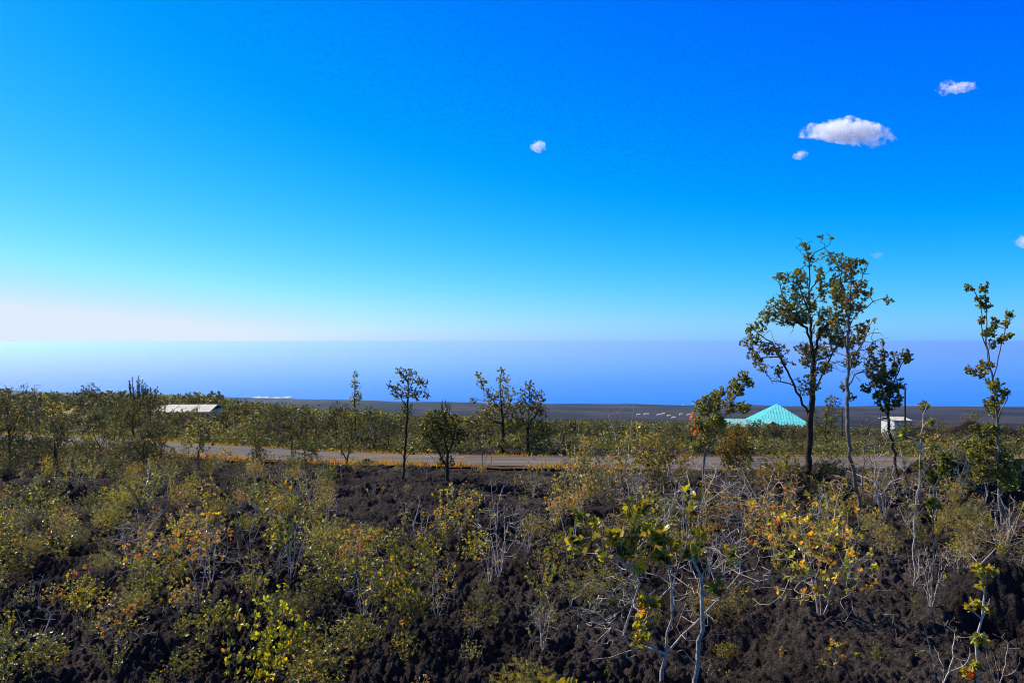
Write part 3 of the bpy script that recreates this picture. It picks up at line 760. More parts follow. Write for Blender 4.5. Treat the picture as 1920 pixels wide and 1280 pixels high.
# ------------------------------------------------------------------ trees drawn after the photograph
def blob_tips(blobs, base, Y, dens, rg, depth=0.8, rot=0):
    T = []
    for b_ in blobs:
        bx, by, rx = b_[:3]; ry = b_[3] if len(b_) > 3 else rx
        n = max(2, int(dens * rx * ry / 100.0 + 0.5))
        p = rg.normal(0, 1, (n, 3)); p /= np.linalg.norm(p, axis=1)[:, None]; p *= (rg.random(n) ** 0.45)[:, None]
        dy = (rg.random() - 0.5) * depth * 60
        k = Y / F
        T.append(np.stack([(bx + p[:, 0] * rx - base[0]) * k, (dy + p[:, 1] * (rx + ry) / 2) * k, -(by + p[:, 2] * ry - base[1]) * k], 1))
    return np.vstack(T)

DENS = 1.0
def photo_tree(name, base, limbs, blobs, label, cat='tree', dens=41.04, rb=0.08, r_tip=.004, per=9, L=.05, W=.03, pal='olive', bark='bark_dark', depth=.9, step=None, names=('trunk', 'crown'), red=None, e=2.3, leafy=.93, wiggle=.12, far=False, zdrop=.08, group=None, bare=None):
    rg = np.random.default_rng(int(base[0] * 7 + base[1]))
    x, Y, z = on_ground(*base)
    k = Y / F
    lp = []
    tw = {}
    for L_ in limbs:
        q = []; amp = rg.normal(0, 1) * depth
        for j, p in enumerate(L_):
            # each limb leans toward or away from the camera as it leaves the stem
            dy = amp * 28 * j / max(1, len(L_) - 1) if len(lp) else 5 * math.sin(j * 1.3)
            q.append(((p[0] - base[0]) * k, dy * k, -(p[1] - base[1]) * k))
        lp.append(np.array(q))
    for j in range(1, len(lp)):          # start each limb on the wood it leaves
        allp = np.vstack([resample(q, .05) for q in lp[:j]])
        i = np.argmin(((allp[:, [0, 2]] - lp[j][0][[0, 2]]) ** 2).sum(1))
        sh = allp[i][1] - lp[j][0][1]; lp[j][:, 1] += sh; lp[j][0] = allp[i]
    lp[0][0][2] -= zdrop
    tips = blob_tips([(b_[0], b_[1], b_[2] * 1.22, (b_[3] if len(b_) > 3 else b_[2]) * 1.22) for b_ in blobs], base, Y, dens * .36, rg, depth)
    nb = 0
    if bare: tb = blob_tips(bare, base, Y, 1.5, rg, depth); nb = len(tb); tips = np.vstack([tips, tb])
    # blob depth follows the nearest wood
    allp = np.vstack([resample(q, .05) for q in lp])
    for c0 in range(0, len(tips), 400):
        t = tips[c0:c0 + 400]; i = np.argmin(((t[:, None, [0, 2]] - allp[None, :, [0, 2]]) ** 2).sum(2), 1); tips[c0:c0 + 400, 1] += allp[i, 1] * .8
    ex = None
    if red:
        ex = (blob_tips(red, base, Y, 12, rg, .3), 'red', per)
    ms = build_plant(lp, tips, step=step or 0.09, r_tip=r_tip, r_base=rb, per=per, L=L, W=W, pal=pal, bark=bark, sides=7, rg=rg, extra=ex, wiggle=wiggle, e=e, leafy=leafy, far=far, span=L * 1.2, nbare=nb)
    return put(name, ms, (x, Y, z), label=label, cat=cat, names=names, group=group)

photo_tree('ohia_tree', (1515, 907),
    [[(1515, 907), (1518, 850), (1520, 800), (1521, 757), (1523, 700), (1521, 640), (1519, 590), (1520, 539), (1517, 506), (1512, 490), (1507, 472), (1503, 458)],
     [(1518, 500), (1526, 484), (1540, 476), (1548, 472), (1553, 460), (1545, 455), (1538, 452)],
     [(1519, 795), (1506, 768), (1491, 735), (1479, 708), (1466, 680), (1440, 682), (1414, 694)], [(1491, 735), (1464, 727), (1442, 726), (1429, 702)], [(1466, 680), (1452, 655), (1430, 640), (1412, 625)],
     [(1521, 655), (1511, 626), (1494, 616), (1460, 617), (1434, 606)], [(1494, 616), (1478, 590), (1462, 560), (1460, 535)], [(1519, 600), (1505, 570), (1492, 545)],
     [(1522, 757), (1535, 723), (1550, 696), (1574, 690), (1600, 700)], [(1523, 690), (1533, 634), (1553, 610), (1567, 592), (1568, 562), (1557, 539), (1557, 509)], [(1550, 696), (1560, 668), (1578, 650), (1598, 640)],
     [(1520, 560), (1535, 535), (1548, 520)], [(1523, 720), (1508, 690), (1496, 668)]],
    [(1556, 503, 19, 18), (1545, 540, 13, 20), (1560, 545, 15), (1500, 518, 9), (1520, 497, 10, 12), (1508, 474, 9, 8), (1539, 455, 6, 4), (1551, 461, 4), (1464, 533, 16, 10), (1492, 535, 16), (1490, 572, 30, 24), (1461, 588, 20, 18), (1440, 602, 13),
     (1475, 610, 26, 12), (1419, 625, 10, 14), (1409, 628, 9), (1419, 652, 20, 14), (1452, 668, 18, 13), (1490, 664, 15, 9), (1410, 676, 13, 8), (1430, 688, 12, 8), (1526, 674, 20, 18), (1500, 690, 14, 10), (1562, 643, 20, 18), (1552, 668, 18, 14),
     (1544, 598, 14), (1552, 565, 15), (1530, 585, 11), (1511, 732, 18, 18), (1458, 705, 9, 10), (1428, 700, 9, 8), (1585, 692, 16, 8), (1540, 700, 10), (1478, 690, 8), (1535, 632, 12), (1505, 605, 16), (1590, 655, 12), (1552, 625, 18, 24), (1478, 600, 22, 14), (1535, 700, 14, 12), (1440, 665, 16, 10), (1548, 560, 14, 18), (1575, 530, 11, 16), (1572, 570, 12, 18), (1578, 612, 11, 14), (1575, 650, 11, 12), (1588, 590, 9, 12)],
    'tallest tree, dark trunk and open rounded crown, standing before the road', dens=74, rb=0.060, per=10, L=.031, W=.024, bare=[(1420, 640, 25, 40), (1500, 480, 20, 25), (1545, 462, 15, 10), (1460, 720, 35, 20), (1590, 690, 30, 20), (1480, 590, 55, 55), (1545, 600, 45, 80), (1430, 640, 40, 50), (1450, 700, 30, 30), (1555, 690, 45, 30), (1510, 470, 22, 22)], pal='sage', e=1.9)
photo_tree('ohia_tree', (1615, 978),
    [[(1615, 978), (1611, 930), (1603, 890), (1591, 850), (1587, 800), (1588, 760), (1592, 700), (1590, 650), (1590, 600), (1593, 545), (1596, 492)],
     [(1591, 705), (1605, 672), (1627, 643), (1641, 620), (1650, 594)], [(1590, 610), (1602, 582), (1622, 564), (1642, 557)], [(1590, 660), (1577, 612), (1574, 586)], [(1592, 560), (1608, 525), (1618, 492)],
     [(1592, 720), (1610, 700), (1635, 690), (1652, 660)], [(1613, 950), (1618, 900), (1622, 840), (1617, 800), (1606, 789)], [(1617, 805), (1632, 792), (1648, 784)], [(1612, 930), (1600, 925), (1572, 940)]],
    [(1594, 497, 16, 17), (1614, 488, 7), (1618, 530, 12, 9), (1612, 545, 12), (1600, 550, 16), (1612, 572, 9), (1637, 561, 7), (1580, 575, 16), (1575, 600, 12), (1620, 611, 15, 11), (1626, 632, 12, 14), (1650, 611, 6), (1652, 597, 4), (1638, 646, 9), (1640, 680, 17), (1651, 655, 6),
     (1612, 668, 14), (1589, 722, 7), (1599, 742, 7), (1640, 702, 12, 8), (1605, 640, 10)],
    'pale twisted tree just right of the tallest tree, with a bleached dead limb', dens=45.6, rb=0.030, per=9, L=.034, W=.025, pal='mixed', bare=[(1590, 560, 25, 60), (1625, 660, 30, 40), (1610, 540, 30, 40), (1600, 830, 35, 70), (1640, 800, 40, 40), (1625, 880, 50, 60), (1600, 650, 40, 80), (1640, 640, 25, 50)], bark='bark_grey', e=2.0)
photo_tree('dead_tree', (1655, 985), [[(1655, 985), (1650, 940), (1642, 905), (1640, 870), (1634, 835), (1622, 815)], [(1641, 880), (1655, 850), (1662, 825), (1680, 805)], [(1650, 940), (1672, 915), (1690, 905), (1712, 880)], [(1645, 915), (1630, 905), (1615, 900)], [(1652, 960), (1672, 965), (1690, 945)]],
    [(1600, 915, 10, 8), (1690, 940, 8, 7)], 'tangled bleached bare tree before the road, right of the pale twisted tree', dens=14, rb=.016, r_tip=.0025, per=7, L=.036, W=.027, pal='mixed', bark='bark_pale', bare=[(1640, 860, 45, 50), (1690, 880, 40, 40), (1625, 920, 40, 40), (1690, 930, 30, 30)])
photo_tree('ohia_tree', (1682, 912),
    [[(1682, 912), (1679, 870), (1668, 830), (1663, 790), (1668, 755), (1681, 730), (1691, 706), (1700, 686)], [(1663, 790), (1656, 750), (1661, 720), (1671, 690), (1674, 660)], [(1668, 760), (1660, 738), (1652, 728)], [(1665, 800), (1650, 775), (1640, 745)]],
    [(1690, 690, 15, 12), (1679, 712, 13, 12), (1664, 718, 14, 14), (1668, 684, 8, 10), (1674, 663, 2, 8), (1651, 735, 12), (1655, 768, 20, 20), (1682, 742, 10, 12), (1701, 690, 6), (1640, 732, 9), (1630, 748, 9), (1688, 772, 9), (1660, 750, 14), (1670, 735, 12)],
    'small dense dark leaved tree between the pale twisted tree and the utility pole', dens=60, rb=0.026, per=9, L=.042, W=.033, pal='dark', depth=.5)
photo_tree('ohia_tree', (1880, 990),
    [[(1880, 990), (1878, 940), (1872, 880), (1868, 820), (1866, 760), (1862, 720), (1855, 680), (1846, 640), (1838, 600), (1830, 565), (1823, 546)], [(1862, 722), (1870, 680), (1880, 640), (1890, 612), (1903, 600)], [(1858, 692), (1851, 650), (1849, 600), (1846, 556)],
     [(1870, 860), (1850, 835), (1832, 820)], [(1872, 880), (1895, 850), (1905, 830)], [(1867, 800), (1880, 770), (1893, 745)], [(1864, 740), (1850, 715), (1838, 695)], [(1876, 930), (1850, 900), (1830, 880)], [(1876, 930), (1900, 900), (1915, 890)]],
    [(1823, 548, 7), (1846, 546, 8, 10), (1838, 572, 11, 10), (1851, 582, 8), (1838, 610, 7), (1852, 612, 9, 8), (1846, 634, 11), (1855, 652, 8), (1889, 594, 7), (1904, 600, 6), (1896, 615, 7), (1873, 620, 7), (1886, 637, 7), (1870, 645, 8), (1839, 692, 11, 9), (1833, 704, 8), (1856, 708, 10), (1850, 728, 12), (1881, 748, 10, 12), (1896, 744, 7), (1848, 762, 14, 10), (1872, 778, 12),
     (1832, 855, 24, 22), (1866, 845, 20), (1893, 868, 20, 26), (1840, 892, 22, 18), (1902, 915, 18, 20), (1860, 815, 18, 14), (1880, 895, 18)],
    'slim tall tree near the right edge, sparse top and bushy foot', dens=52, rb=0.024, per=9, L=.030, W=.028, pal='olive', bark='bark_grey', e=2.1)
photo_tree('ohia_tree', (755, 906),
    [[(755, 906), (757, 870), (760, 830), (764, 790), (766, 750), (766, 715), (769, 697)], [(764, 778), (752, 742), (738, 730), (731, 722)], [(766, 752), (785, 738), (800, 744)], [(766, 742), (778, 716), (795, 718)], [(766, 718), (753, 705), (748, 697)], [(757, 872), (768, 855), (775, 845)], [(757, 865), (747, 850), (741, 845)]],
    [(752, 700, 10, 8), (770, 708, 17, 14), (790, 722, 13, 11), (738, 728, 9), (755, 733, 14), (780, 742, 17, 12), (801, 747, 6), (765, 768, 11), (742, 748, 7), (775, 845, 7), (741, 846, 6), (752, 885, 6)],
    'slim umbrella shaped tree left of centre, on near side of road', dens=50.16, rb=0.0279, per=9, L=.037, W=.027, pal='sage', bark='bark_dark')
photo_tree('ohia_tree', (665, 842), [[(665, 842), (666, 800), (664, 750), (666, 703)], [(666, 815), (660, 800), (653, 790)], [(666, 815), (673, 800), (680, 790)]],
    [(665, 708, 6, 8), (666, 722, 9, 10), (667, 738, 10, 12), (664, 755, 10, 10), (670, 750, 10, 8), (665, 772, 7, 9), (668, 796, 15, 20), (664, 820, 16, 18)],
    'narrow column shaped tree standing alone behind the road, left of centre', dens=91.2, rb=0.0558, per=8, L=.062, W=.045, pal='sage', depth=.4)
photo_tree('ohia_tree', (942, 850), [[(942, 850), (943, 800), (941, 770), (938, 740), (940, 705), (941, 688)], [(941, 778), (925, 755), (905, 730), (896, 708)], [(942, 790), (955, 765), (962, 745)], [(942, 800), (915, 790), (895, 790)]],
    [(896, 708, 8, 7), (903, 722, 12, 11), (920, 745, 14), (885, 755, 7), (940, 698, 7, 8), (945, 715, 12), (950, 740, 15), (935, 762, 21), (918, 780, 22), (956, 765, 16), (902, 790, 20), (960, 792, 20), (880, 800, 12)],
    'broad two headed tree behind the road at the middle of the photo', dens=59.28, rb=0.0744, per=8, L=.062, W=.045, pal='olive')
photo_tree('ohia_tree', (990, 850), [[(990, 850), (990, 800), (992, 760), (995, 716)], [(990, 800), (1008, 775), (1018, 755)], [(990, 810), (978, 785), (975, 765)]],
    [(993, 720, 9, 9), (990, 740, 17, 14), (1008, 745, 15, 13), (1000, 765, 22, 16), (1018, 775, 12), (984, 786, 17), (1010, 802, 20), (1024, 812, 13), (980, 760, 12), (1000, 825, 14)],
    'bushy pointed tree just right of the broad two headed tree', dens=68.4, rb=0.0620, per=8, L=.062, W=.045, pal='dark')
photo_tree('ohia_tree', (840, 906), [[(840, 906), (838, 880), (838, 850), (830, 815)], [(838, 885), (822, 857), (808, 832)], [(839, 880), (860, 850), (869, 835)], [(838, 860), (850, 830), (855, 800)], [(838, 888), (815, 872), (795, 850)]],
    [(820, 802, 25, 16), (850, 800, 22, 16), (790, 815, 17, 12), (868, 815, 12, 14), (830, 782, 16, 10), (803, 835, 13), (845, 825, 24, 14), (820, 850, 13), (835, 872, 14, 12), (810, 790, 14)],
    'low wide spreading tree with forked stems standing on the bare lava', dens=68.4, rb=0.0372, per=9, L=.038, W=.028, pal='olive', bark='bark_dark')
photo_tree('ohia_tree', (905, 882), [[(905, 882), (904, 850), (898, 820), (893, 795)], [(906, 881), (914, 850), (914, 820), (908, 795)], [(907, 881), (922, 868), (924, 840), (921, 815), (915, 800)], [(900, 830), (885, 815), (878, 805)]],
    [(885, 795, 16, 13), (873, 808, 11), (900, 790, 16, 12), (915, 810, 11), (893, 828, 9), (905, 803, 12)],
    'thin three stemmed tree on the grassy verge beside the spreading tree', dens=59.28, rb=0.0186, per=9, L=.042, W=.031, pal='olive', bark='bark_grey')
photo_tree('ohia_tree', (1318, 932), [[(1318, 932), (1320, 890), (1323, 850), (1336, 830), (1341, 803), (1336, 775), (1327, 752)], [(1336, 826), (1356, 790), (1376, 760), (1394, 735), (1402, 716)], [(1341, 800), (1360, 767), (1362, 747)], [(1324, 848), (1312, 825), (1306, 805)], [(1338, 815), (1352, 805), (1368, 800)]],
    [(1400, 711, 10), (1411, 722, 9), (1395, 738, 13), (1376, 745, 14), (1360, 754, 12), (1330, 752, 17, 12), (1320, 770, 17), (1345, 770, 12), (1370, 770, 12), (1306, 795, 12), (1322, 806, 16), (1343, 745, 9), (1385, 725, 9), (1330, 830, 16, 13), (1352, 800, 15, 13), (1312, 845, 13, 13), (1395, 768, 13, 11), (1340, 790, 14)],
    'airy grey stemmed tree with red new leaves, left of the teal roof', dens=95, rb=0.0185, per=9, L=.037, W=.028, pal='olive', bark='bark_grey', red=[(1299, 787, 5, 7), (1304, 797, 7, 6), (1297, 811, 7, 5), (1309, 806, 6), (1359, 812, 4, 9)])
photo_tree('ohia_shrub', (1384, 898), [[(1384, 898), (1382, 870), (1376, 830)], [(1382, 880), (1368, 850), (1360, 830)], [(1382, 875), (1394, 850), (1398, 830)]],
    [(1375, 820, 20, 20), (1368, 845, 20, 18), (1392, 850, 14, 18), (1378, 868, 18, 12), (1380, 800, 12, 10)], 'rounded yellow green shrub right below the tree with red new leaves', cat='shrub', dens=150, rb=0.0186, per=9, L=.036, W=.027, pal='mixed', names=('stem', 'foliage'))
photo_tree('ohia_tree', (1551, 850), [[(1551, 850), (1550, 810), (1551, 770), (1550, 742)], [(1550, 815), (1540, 795), (1536, 780)], [(1550, 815), (1560, 795), (1563, 780)]],
    [(1550, 752, 13, 12), (1552, 775, 19, 16), (1547, 800, 22, 18), (1556, 828, 20, 18), (1540, 835, 14)], 'dense dark bushy tree behind the road, just right of the tall trunk', dens=109.44, rb=0.0620, per=8, L=.062, W=.045, pal='dark')
photo_tree('ohia_tree', (372, 884), [[(372, 884), (369, 860), (373, 835), (377, 805), (374, 780), (375, 748)], [(376, 812), (390, 795), (400, 788)], [(374, 785), (362, 772), (356, 765)]],
    [(375, 760, 5), (372, 790, 15, 14), (392, 800, 14), (360, 800, 13), (385, 825, 15, 12), (355, 820, 12), (400, 815, 10)], 'crooked thin trunked tree with a bare leader, at the road bend', dens=60, rb=0.0310, per=8, L=.042, W=.031, pal='olive', bark='bark_grey')

# the large shrub at the bottom of the photo, almost bare white wood with big leaves
photo_tree('ohia_shrub', (1240, 1300), [[(1240, 1300), (1243, 1250), (1256, 1180), (1260, 1125), (1256, 1060), (1250, 1010), (1247, 960)], [(1243, 1255), (1180, 1235), (1172, 1215), (1190, 1160), (1196, 1120), (1190, 1100), (1178, 1085), (1145, 1065), (1120, 1066)],
      [(1258, 1140), (1236, 1112), (1190, 1100)], [(1262, 1120), (1270, 1090), (1290, 1040), (1300, 1010), (1330, 992), (1355, 990), (1380, 993)], [(1290, 1035), (1283, 985), (1290, 970), (1305, 960)],
      [(1245, 1240), (1285, 1220), (1310, 1195), (1350, 1150), (1392, 1107), (1394, 1072), (1440, 1040)], [(1392, 1107), (1420, 1108), (1432, 1110), (1438, 1090)], [(1350, 1150), (1330, 1095), (1337, 1090), (1365, 1070)], [(1180, 1235), (1145, 1195), (1117, 1180), (1075, 1170), (1064, 1145)],
      [(1172, 1215), (1140, 1212), (1115, 1235), (1105, 1232)], [(1190, 1165), (1170, 1150), (1150, 1145)], [(1190, 1240), (1140, 1256), (1110, 1258)], [(1150, 1165), (1120, 1130), (1100, 1115)], [(1256, 1060), (1240, 1000), (1200, 985), (1180, 970)], [(1260, 1150), (1225, 1165), (1200, 1180)], [(1247, 1000), (1262, 975), (1270, 950)],
      [(1196, 1130), (1165, 1100), (1150, 1110), (1130, 1110)], [(1300, 1010), (1290, 990), (1275, 980)]],
    [(1192, 968, 14, 14), (1175, 985, 8), (1078, 985, 10, 8), (1080, 1030, 16, 12), (1068, 1060, 10, 8), (1150, 1030, 22, 12), (1180, 1055, 20, 14), (1225, 1020, 20, 16), (1180, 1020, 16), (1270, 1045, 10, 12), (1235, 1060, 22, 12), (1215, 1155, 20, 12), (1205, 1210, 20, 12), (1370, 1055, 10, 8), (1310, 1020, 9, 7), (1195, 1090, 8), (1130, 1070, 10, 6), (1290, 945, 10, 8), (1300, 975, 12, 8), (1115, 1010, 12, 6)],
    'large half bare shrub with white branches and big leaves at the bottom edge', cat='shrub', bare=[(1120, 1150, 60, 60), (1180, 1110, 45, 65), (1290, 1110, 45, 65), (1350, 1040, 60, 40), (1190, 1220, 60, 40), (1400, 1090, 45, 40), (1270, 1000, 60, 40), (1130, 1190, 60, 50), (1200, 1150, 50, 70), (1190, 1060, 60, 50), (1300, 1180, 50, 50), (1340, 1090, 60, 60)], dens=11.0, rb=0.0115, r_tip=.0022, per=6, L=.050, W=.036, pal='lime', bark='bark_twig', names=('stem', 'foliage'), e=2.0, leafy=.8, wiggle=.18, depth=.8)
photo_tree('ohia_shrub', (1305, 1305), [[(1305, 1305), (1308, 1260), (1310, 1215), (1316, 1180), (1318, 1130), (1316, 1090), (1298, 1060), (1295, 1030)], [(1312, 1210), (1330, 1195), (1345, 1190)], [(1316, 1120), (1340, 1110), (1360, 1095)], [(1308, 1255), (1290, 1235), (1275, 1240)], [(1318, 1150), (1305, 1140), (1298, 1120)]],
    [(1300, 1050, 12, 10), (1340, 1105, 12, 8), (1300, 1030, 8)], 'thick pale stem with few leaves beside the large half bare shrub', cat='shrub', dens=10, rb=0.0135, r_tip=.0022, per=7, L=.05, W=.04, pal='mixed', bark='bark_twig', names=('stem', 'foliage'), e=2.2)
photo_tree('seedling', (1055, 1310), [[(1055, 1310), (1045, 1290), (1030, 1275)], [(1055, 1310), (1058, 1290), (1055, 1262)], [(1055, 1310), (1085, 1290), (1105, 1270)]],
    [(1015, 1272, 12, 6), (1053, 1258, 10, 7), (1070, 1265, 10, 7), (1108, 1272, 14, 7), (995, 1278, 9, 4), (1040, 1270, 10, 6)], 'round thick leaved green seedling cut off by the bottom edge', cat='seedling', dens=13.68, rb=0.0050, r_tip=.003, per=5, L=.048, W=.044, pal='lime', names=('stem', 'foliage'))
photo_tree('sapling', (1838, 1300), [[(1838, 1300), (1834, 1250), (1830, 1215), (1836, 1170), (1841, 1120), (1842, 1078), (1856, 1050), (1868, 1038)], [(1843, 1080), (1838, 1065), (1835, 1055)], [(1836, 1175), (1848, 1145), (1852, 1130)]],
    [(1828, 1076, 9, 7), (1858, 1078, 9, 7), (1836, 1106, 6), (1820, 1135, 8, 6), (1820, 1147, 6, 4), (1853, 1150, 8, 5), (1817, 1195, 8, 8), (1838, 1203, 8, 5), (1815, 1248, 8, 5), (1812, 1268, 8, 5), (1828, 1272, 6, 4)],
    'tall thin sapling with scattered yellow leaf tufts at the bottom right', dens=18.24, rb=0.0068, r_tip=.003, per=7, L=.036, W=.026, pal='yellow', bark='bark_pale', names=('stem', 'foliage'), red=[(1822, 1275, 2)])
photo_tree('sapling', (1752, 1110), [[(1752, 1110), (1754, 1040), (1753, 960), (1752, 930), (1762, 890), (1765, 865)], [(1753, 945), (1742, 915), (1736, 890)], [(1754, 1000), (1765, 980), (1772, 965)]],
    [(1765, 868, 9, 10), (1768, 880, 12, 8), (1756, 885, 9), (1738, 888, 6), (1757, 905, 9, 8), (1762, 915, 8), (1745, 955, 9, 6), (1770, 962, 8)], 'straight sapling with a dark leaf tuft seen against the road at the right', dens=36.48, rb=0.0062, r_tip=.0025, per=9, L=.042, W=.032, pal='dark', bark='bark_grey', names=('stem', 'foliage'))
photo_tree('sapling', (1713, 1110), [[(1713, 1110), (1714, 1040), (1718, 960), (1723, 900), (1725, 830), (1733, 790), (1742, 770)], [(1716, 985), (1730, 960), (1736, 920)], [(1714, 1020), (1704, 990), (1698, 965)], [(1725, 850), (1712, 835), (1700, 825)]],
    [(1742, 775, 9, 8), (1734, 795, 8), (1700, 825, 10, 8), (1728, 830, 9, 7), (1738, 845, 6), (1700, 958, 7, 6)], 'tall bare white sapling rising across the road, left of the dark tufted one', dens=27.36, rb=0.0058, r_tip=.0025, per=8, L=.036, W=.027, pal='olive', bark='bark_pale', names=('stem', 'foliage'), leafy=.7)

# ------------------------------------------------------------------ plants repeated over the lava and the slope
def shrub(seed, H=1.0, Wd=1.0, nst=6, ntips=120, per=8, L=.041, W=.028, pal='olive', bark='bark_grey', leafy=.92, low=.03, rb=.011, r_tip=.0016, span=.05, red=0, flat=1.0, detail=True, far=False, bare=.30, sides=5, step=.07, wig=.13, lean=0.0):
    rg = np.random.default_rng(seed)
    limbs = []
    for j in range(nst):
        a = 6.2832 * (j + rg.random() * .8) / nst; q = (.25 + .55 * rg.random()) * Wd / 2; h = H * (.45 + .4 * rg.random())
        m = np.array([math.cos(a) * q * .35 + lean * h * .3, math.sin(a) * q * .35, h * .45]) + rg.normal(0, .035 * H, 3)
        limbs.append(np.array([(0.0, 0, -.06 * H), m, (math.cos(a) * q + lean * h, math.sin(a) * q, h)]))
    p = rg.normal(0, 1, (ntips, 3)); p /= np.linalg.norm(p, axis=1)[:, None]; p *= (rg.random(ntips) ** .38)[:, None]
    # a lumpy outline: some directions reach further
    lob = rg.normal(0, 1, (7, 3)); lob /= np.linalg.norm(lob, axis=1)[:, None]
    k = .62 + .38 * np.clip(((p @ lob.T).max(1) - .15) / .7, 0, 1)
    tips = np.stack([p[:, 0] * Wd / 2 * k, p[:, 1] * Wd / 2 * k, H * (low + (1 - low) * (.5 + .5 * p[:, 2] * k * flat))], 1)
    tips[:, 0] += lean * tips[:, 2]
    nb = int(bare * ntips) if not far else 0
    if nb:
        q = rg.normal(0, 1, (nb, 3)); q /= np.linalg.norm(q, axis=1)[:, None]; q[:, 2] = np.abs(q[:, 2])
        tips = np.vstack([tips, np.stack([q[:, 0] * Wd * .56, q[:, 1] * Wd * .56, H * (.06 + .9 * q[:, 2] * rg.random(nb))], 1)])
    ex = None
    if red:
        ex = (tips[rg.choice(ntips, red)] + [0, 0, .01], 'red', 6)
    return build_plant(limbs, tips, step=step, r_tip=r_tip, r_base=rb, per=per, L=L, W=W, pal=pal, bark=bark, leafy=leafy, rg=rg, extra=ex, span=span, detail=detail, far=far, sides=sides, wiggle=wig, nbare=nb)

def wand(seed, H=.8, n=14, L=.030, W=.020, pal='dark', bark='bark_grey', spread=.5):
    """upright straight shoots with leaf pairs all the way up"""
    rg = np.random.default_rng(seed); limbs = []
    for j in range(n):
        a = rg.random() * 6.2832; q = spread * H * rg.random() ** .7; h = H * (.55 + .45 * rg.random())
        limbs.append(np.array([(rg.normal(0, .02), rg.normal(0, .02), -.04), (math.cos(a) * q * .35, math.sin(a) * q * .35, h * .5), (math.cos(a) * q, math.sin(a) * q, h)]))
    Pn, par, _ = skeleton(limbs, [], .022, rg=rg)
    V, Fc = tubes(Pn, par, radii(par, .0018, .010), 5)
    out = {'wood': mesh('wood', V, Fc, M[bark], smooth=True, link=False)}
    sel = np.where((par >= 0) & (Pn[:, 2] > .18 * H))[0]; d = Pn[sel] - Pn[par[sel]]; d /= np.linalg.norm(d, axis=1)[:, None] + 1e-9
    V, Fc, c = leaves(Pn[sel], d, 3, L, W, pal, .01, 45, 65, rg)
    out['leaf'] = mesh('leaf', V, Fc, M['leaf'], cols=c, link=False)
    return out

def dead(seed, H=.7, Wd=.75, nst=6, ntips=110, bark='bark_pale', rb=.010, r_tip=.0016, leafy=.06, wig=.10, up=.35):
    rg = np.random.default_rng(seed)
    limbs = []
    for j in range(nst):
        a = 6.2832 * (j + rg.random()) / nst; q = (.3 + .6 * rg.random()) * Wd / 2; h = H * (.5 + .45 * rg.random())
        limbs.append(np.array([(0, 0, -.05), (math.cos(a) * q * .4, math.sin(a) * q * .4, h * .45), (math.cos(a) * q, math.sin(a) * q, h)]) + np.array([[0, 0, 0], rg.normal(0, .05 * H, 3), rg.normal(0, .03 * H, 3)]))
    p = rg.normal(0, 1, (ntips, 3)); p /= np.linalg.norm(p, axis=1)[:, None]
    tips = np.stack([p[:, 0] * Wd / 2, p[:, 1] * Wd / 2, H * (.2 + .4 + .4 * p[:, 2])], 1) * (.7 + .3 * rg.random(ntips))[:, None]
    return build_plant(limbs, tips, step=.05, r_tip=r_tip, r_base=rb, per=5, L=.028, W=.02, pal='orange', bark=bark, leafy=leafy, rg=rg, wiggle=wig, up_bias=up)

def seedling(seed, H=.35, nst=3, pal='orange', L=.036, W=.026, per=9, tufts=2):
    rg = np.random.default_rng(seed); limbs = []; tips = []
    for j in range(nst):
        a = rg.random() * 6.2832; q = .35 * H * rg.random(); h = H * (.45 + .55 * rg.random())
        e_ = np.array([math.cos(a) * q, math.sin(a) * q, h]); limbs.append(np.array([(0, 0, -.04), e_ * [.3, .3, .5], e_]))
        for t in range(tufts): tips.append(e_ * (1 - .25 * t) + rg.normal(0, .035 * (t + .3), 3))
    return build_plant(limbs, np.array(tips), step=.05, r_tip=.002, r_base=.006, per=per, L=L, W=W, pal=pal, bark='bark_grey', leafy=1, rg=rg)

SH = [  # (meshes, look)
    (shrub(1, pal='olive', ntips=240, red=2), 'olive'), (shrub(2, pal='mixed', ntips=190, nst=6, bark='bark_pale', leafy=.85), 'green and gold'), (shrub(3, pal='orange', ntips=200, Wd=1.1, bark='bark_pale', leafy=.85), 'orange tipped'),
    (shrub(4, pal='lime', ntips=170, L=.042, W=.03, red=1), 'yellow green'), (shrub(5, pal='dark', ntips=240), 'dark green'), (shrub(6, pal='sage', ntips=220, Wd=.75, bark='bark_pale', leafy=.85), 'grey green'),
    (shrub(7, pal='mixed', ntips=110, leafy=.75, Wd=1.1, bark='bark_pale'), 'thin twiggy'), (shrub(8, pal='olive', ntips=320, Wd=1.25, flat=.8), 'wide spreading'), (shrub(9, pal='orange', ntips=130, leafy=.8, Wd=.8, bark='bark_pale', red=2), 'sparse rusty'),
    (shrub(10, pal='yellow', ntips=120, Wd=.6, nst=3, L=.04, W=.028), 'golden leaved'), (shrub(12, pal='mixed', ntips=90, leafy=.9, Wd=.7, nst=3, lean=.35, bark='bark_pale'), 'leaning pale stemmed'), (shrub(13, pal='olive', ntips=160, leafy=.85, Wd=.8, lean=-.25), 'lopsided olive')]
HE = [(shrub(21, H=.5, Wd=.8, ntips=420, per=16, L=.017, W=.006, pal='yellow', span=.07, rb=.008, r_tip=.0012, nst=7, step=.05), 'feathery yellow green'), (shrub(22, H=.5, Wd=.7, ntips=380, per=16, L=.017, W=.006, pal='olive', span=.07, rb=.008, r_tip=.0012, nst=7, step=.05), 'feathery olive')]
WA = [(wand(31), 'dark'), (wand(32, n=8, pal='lime', L=.034, W=.024, spread=.35), 'yellow green'), (wand(33, n=7, pal='mixed', spread=.6), 'mottled'), (wand(34, n=5, pal='olive', spread=.3), 'slim olive')]
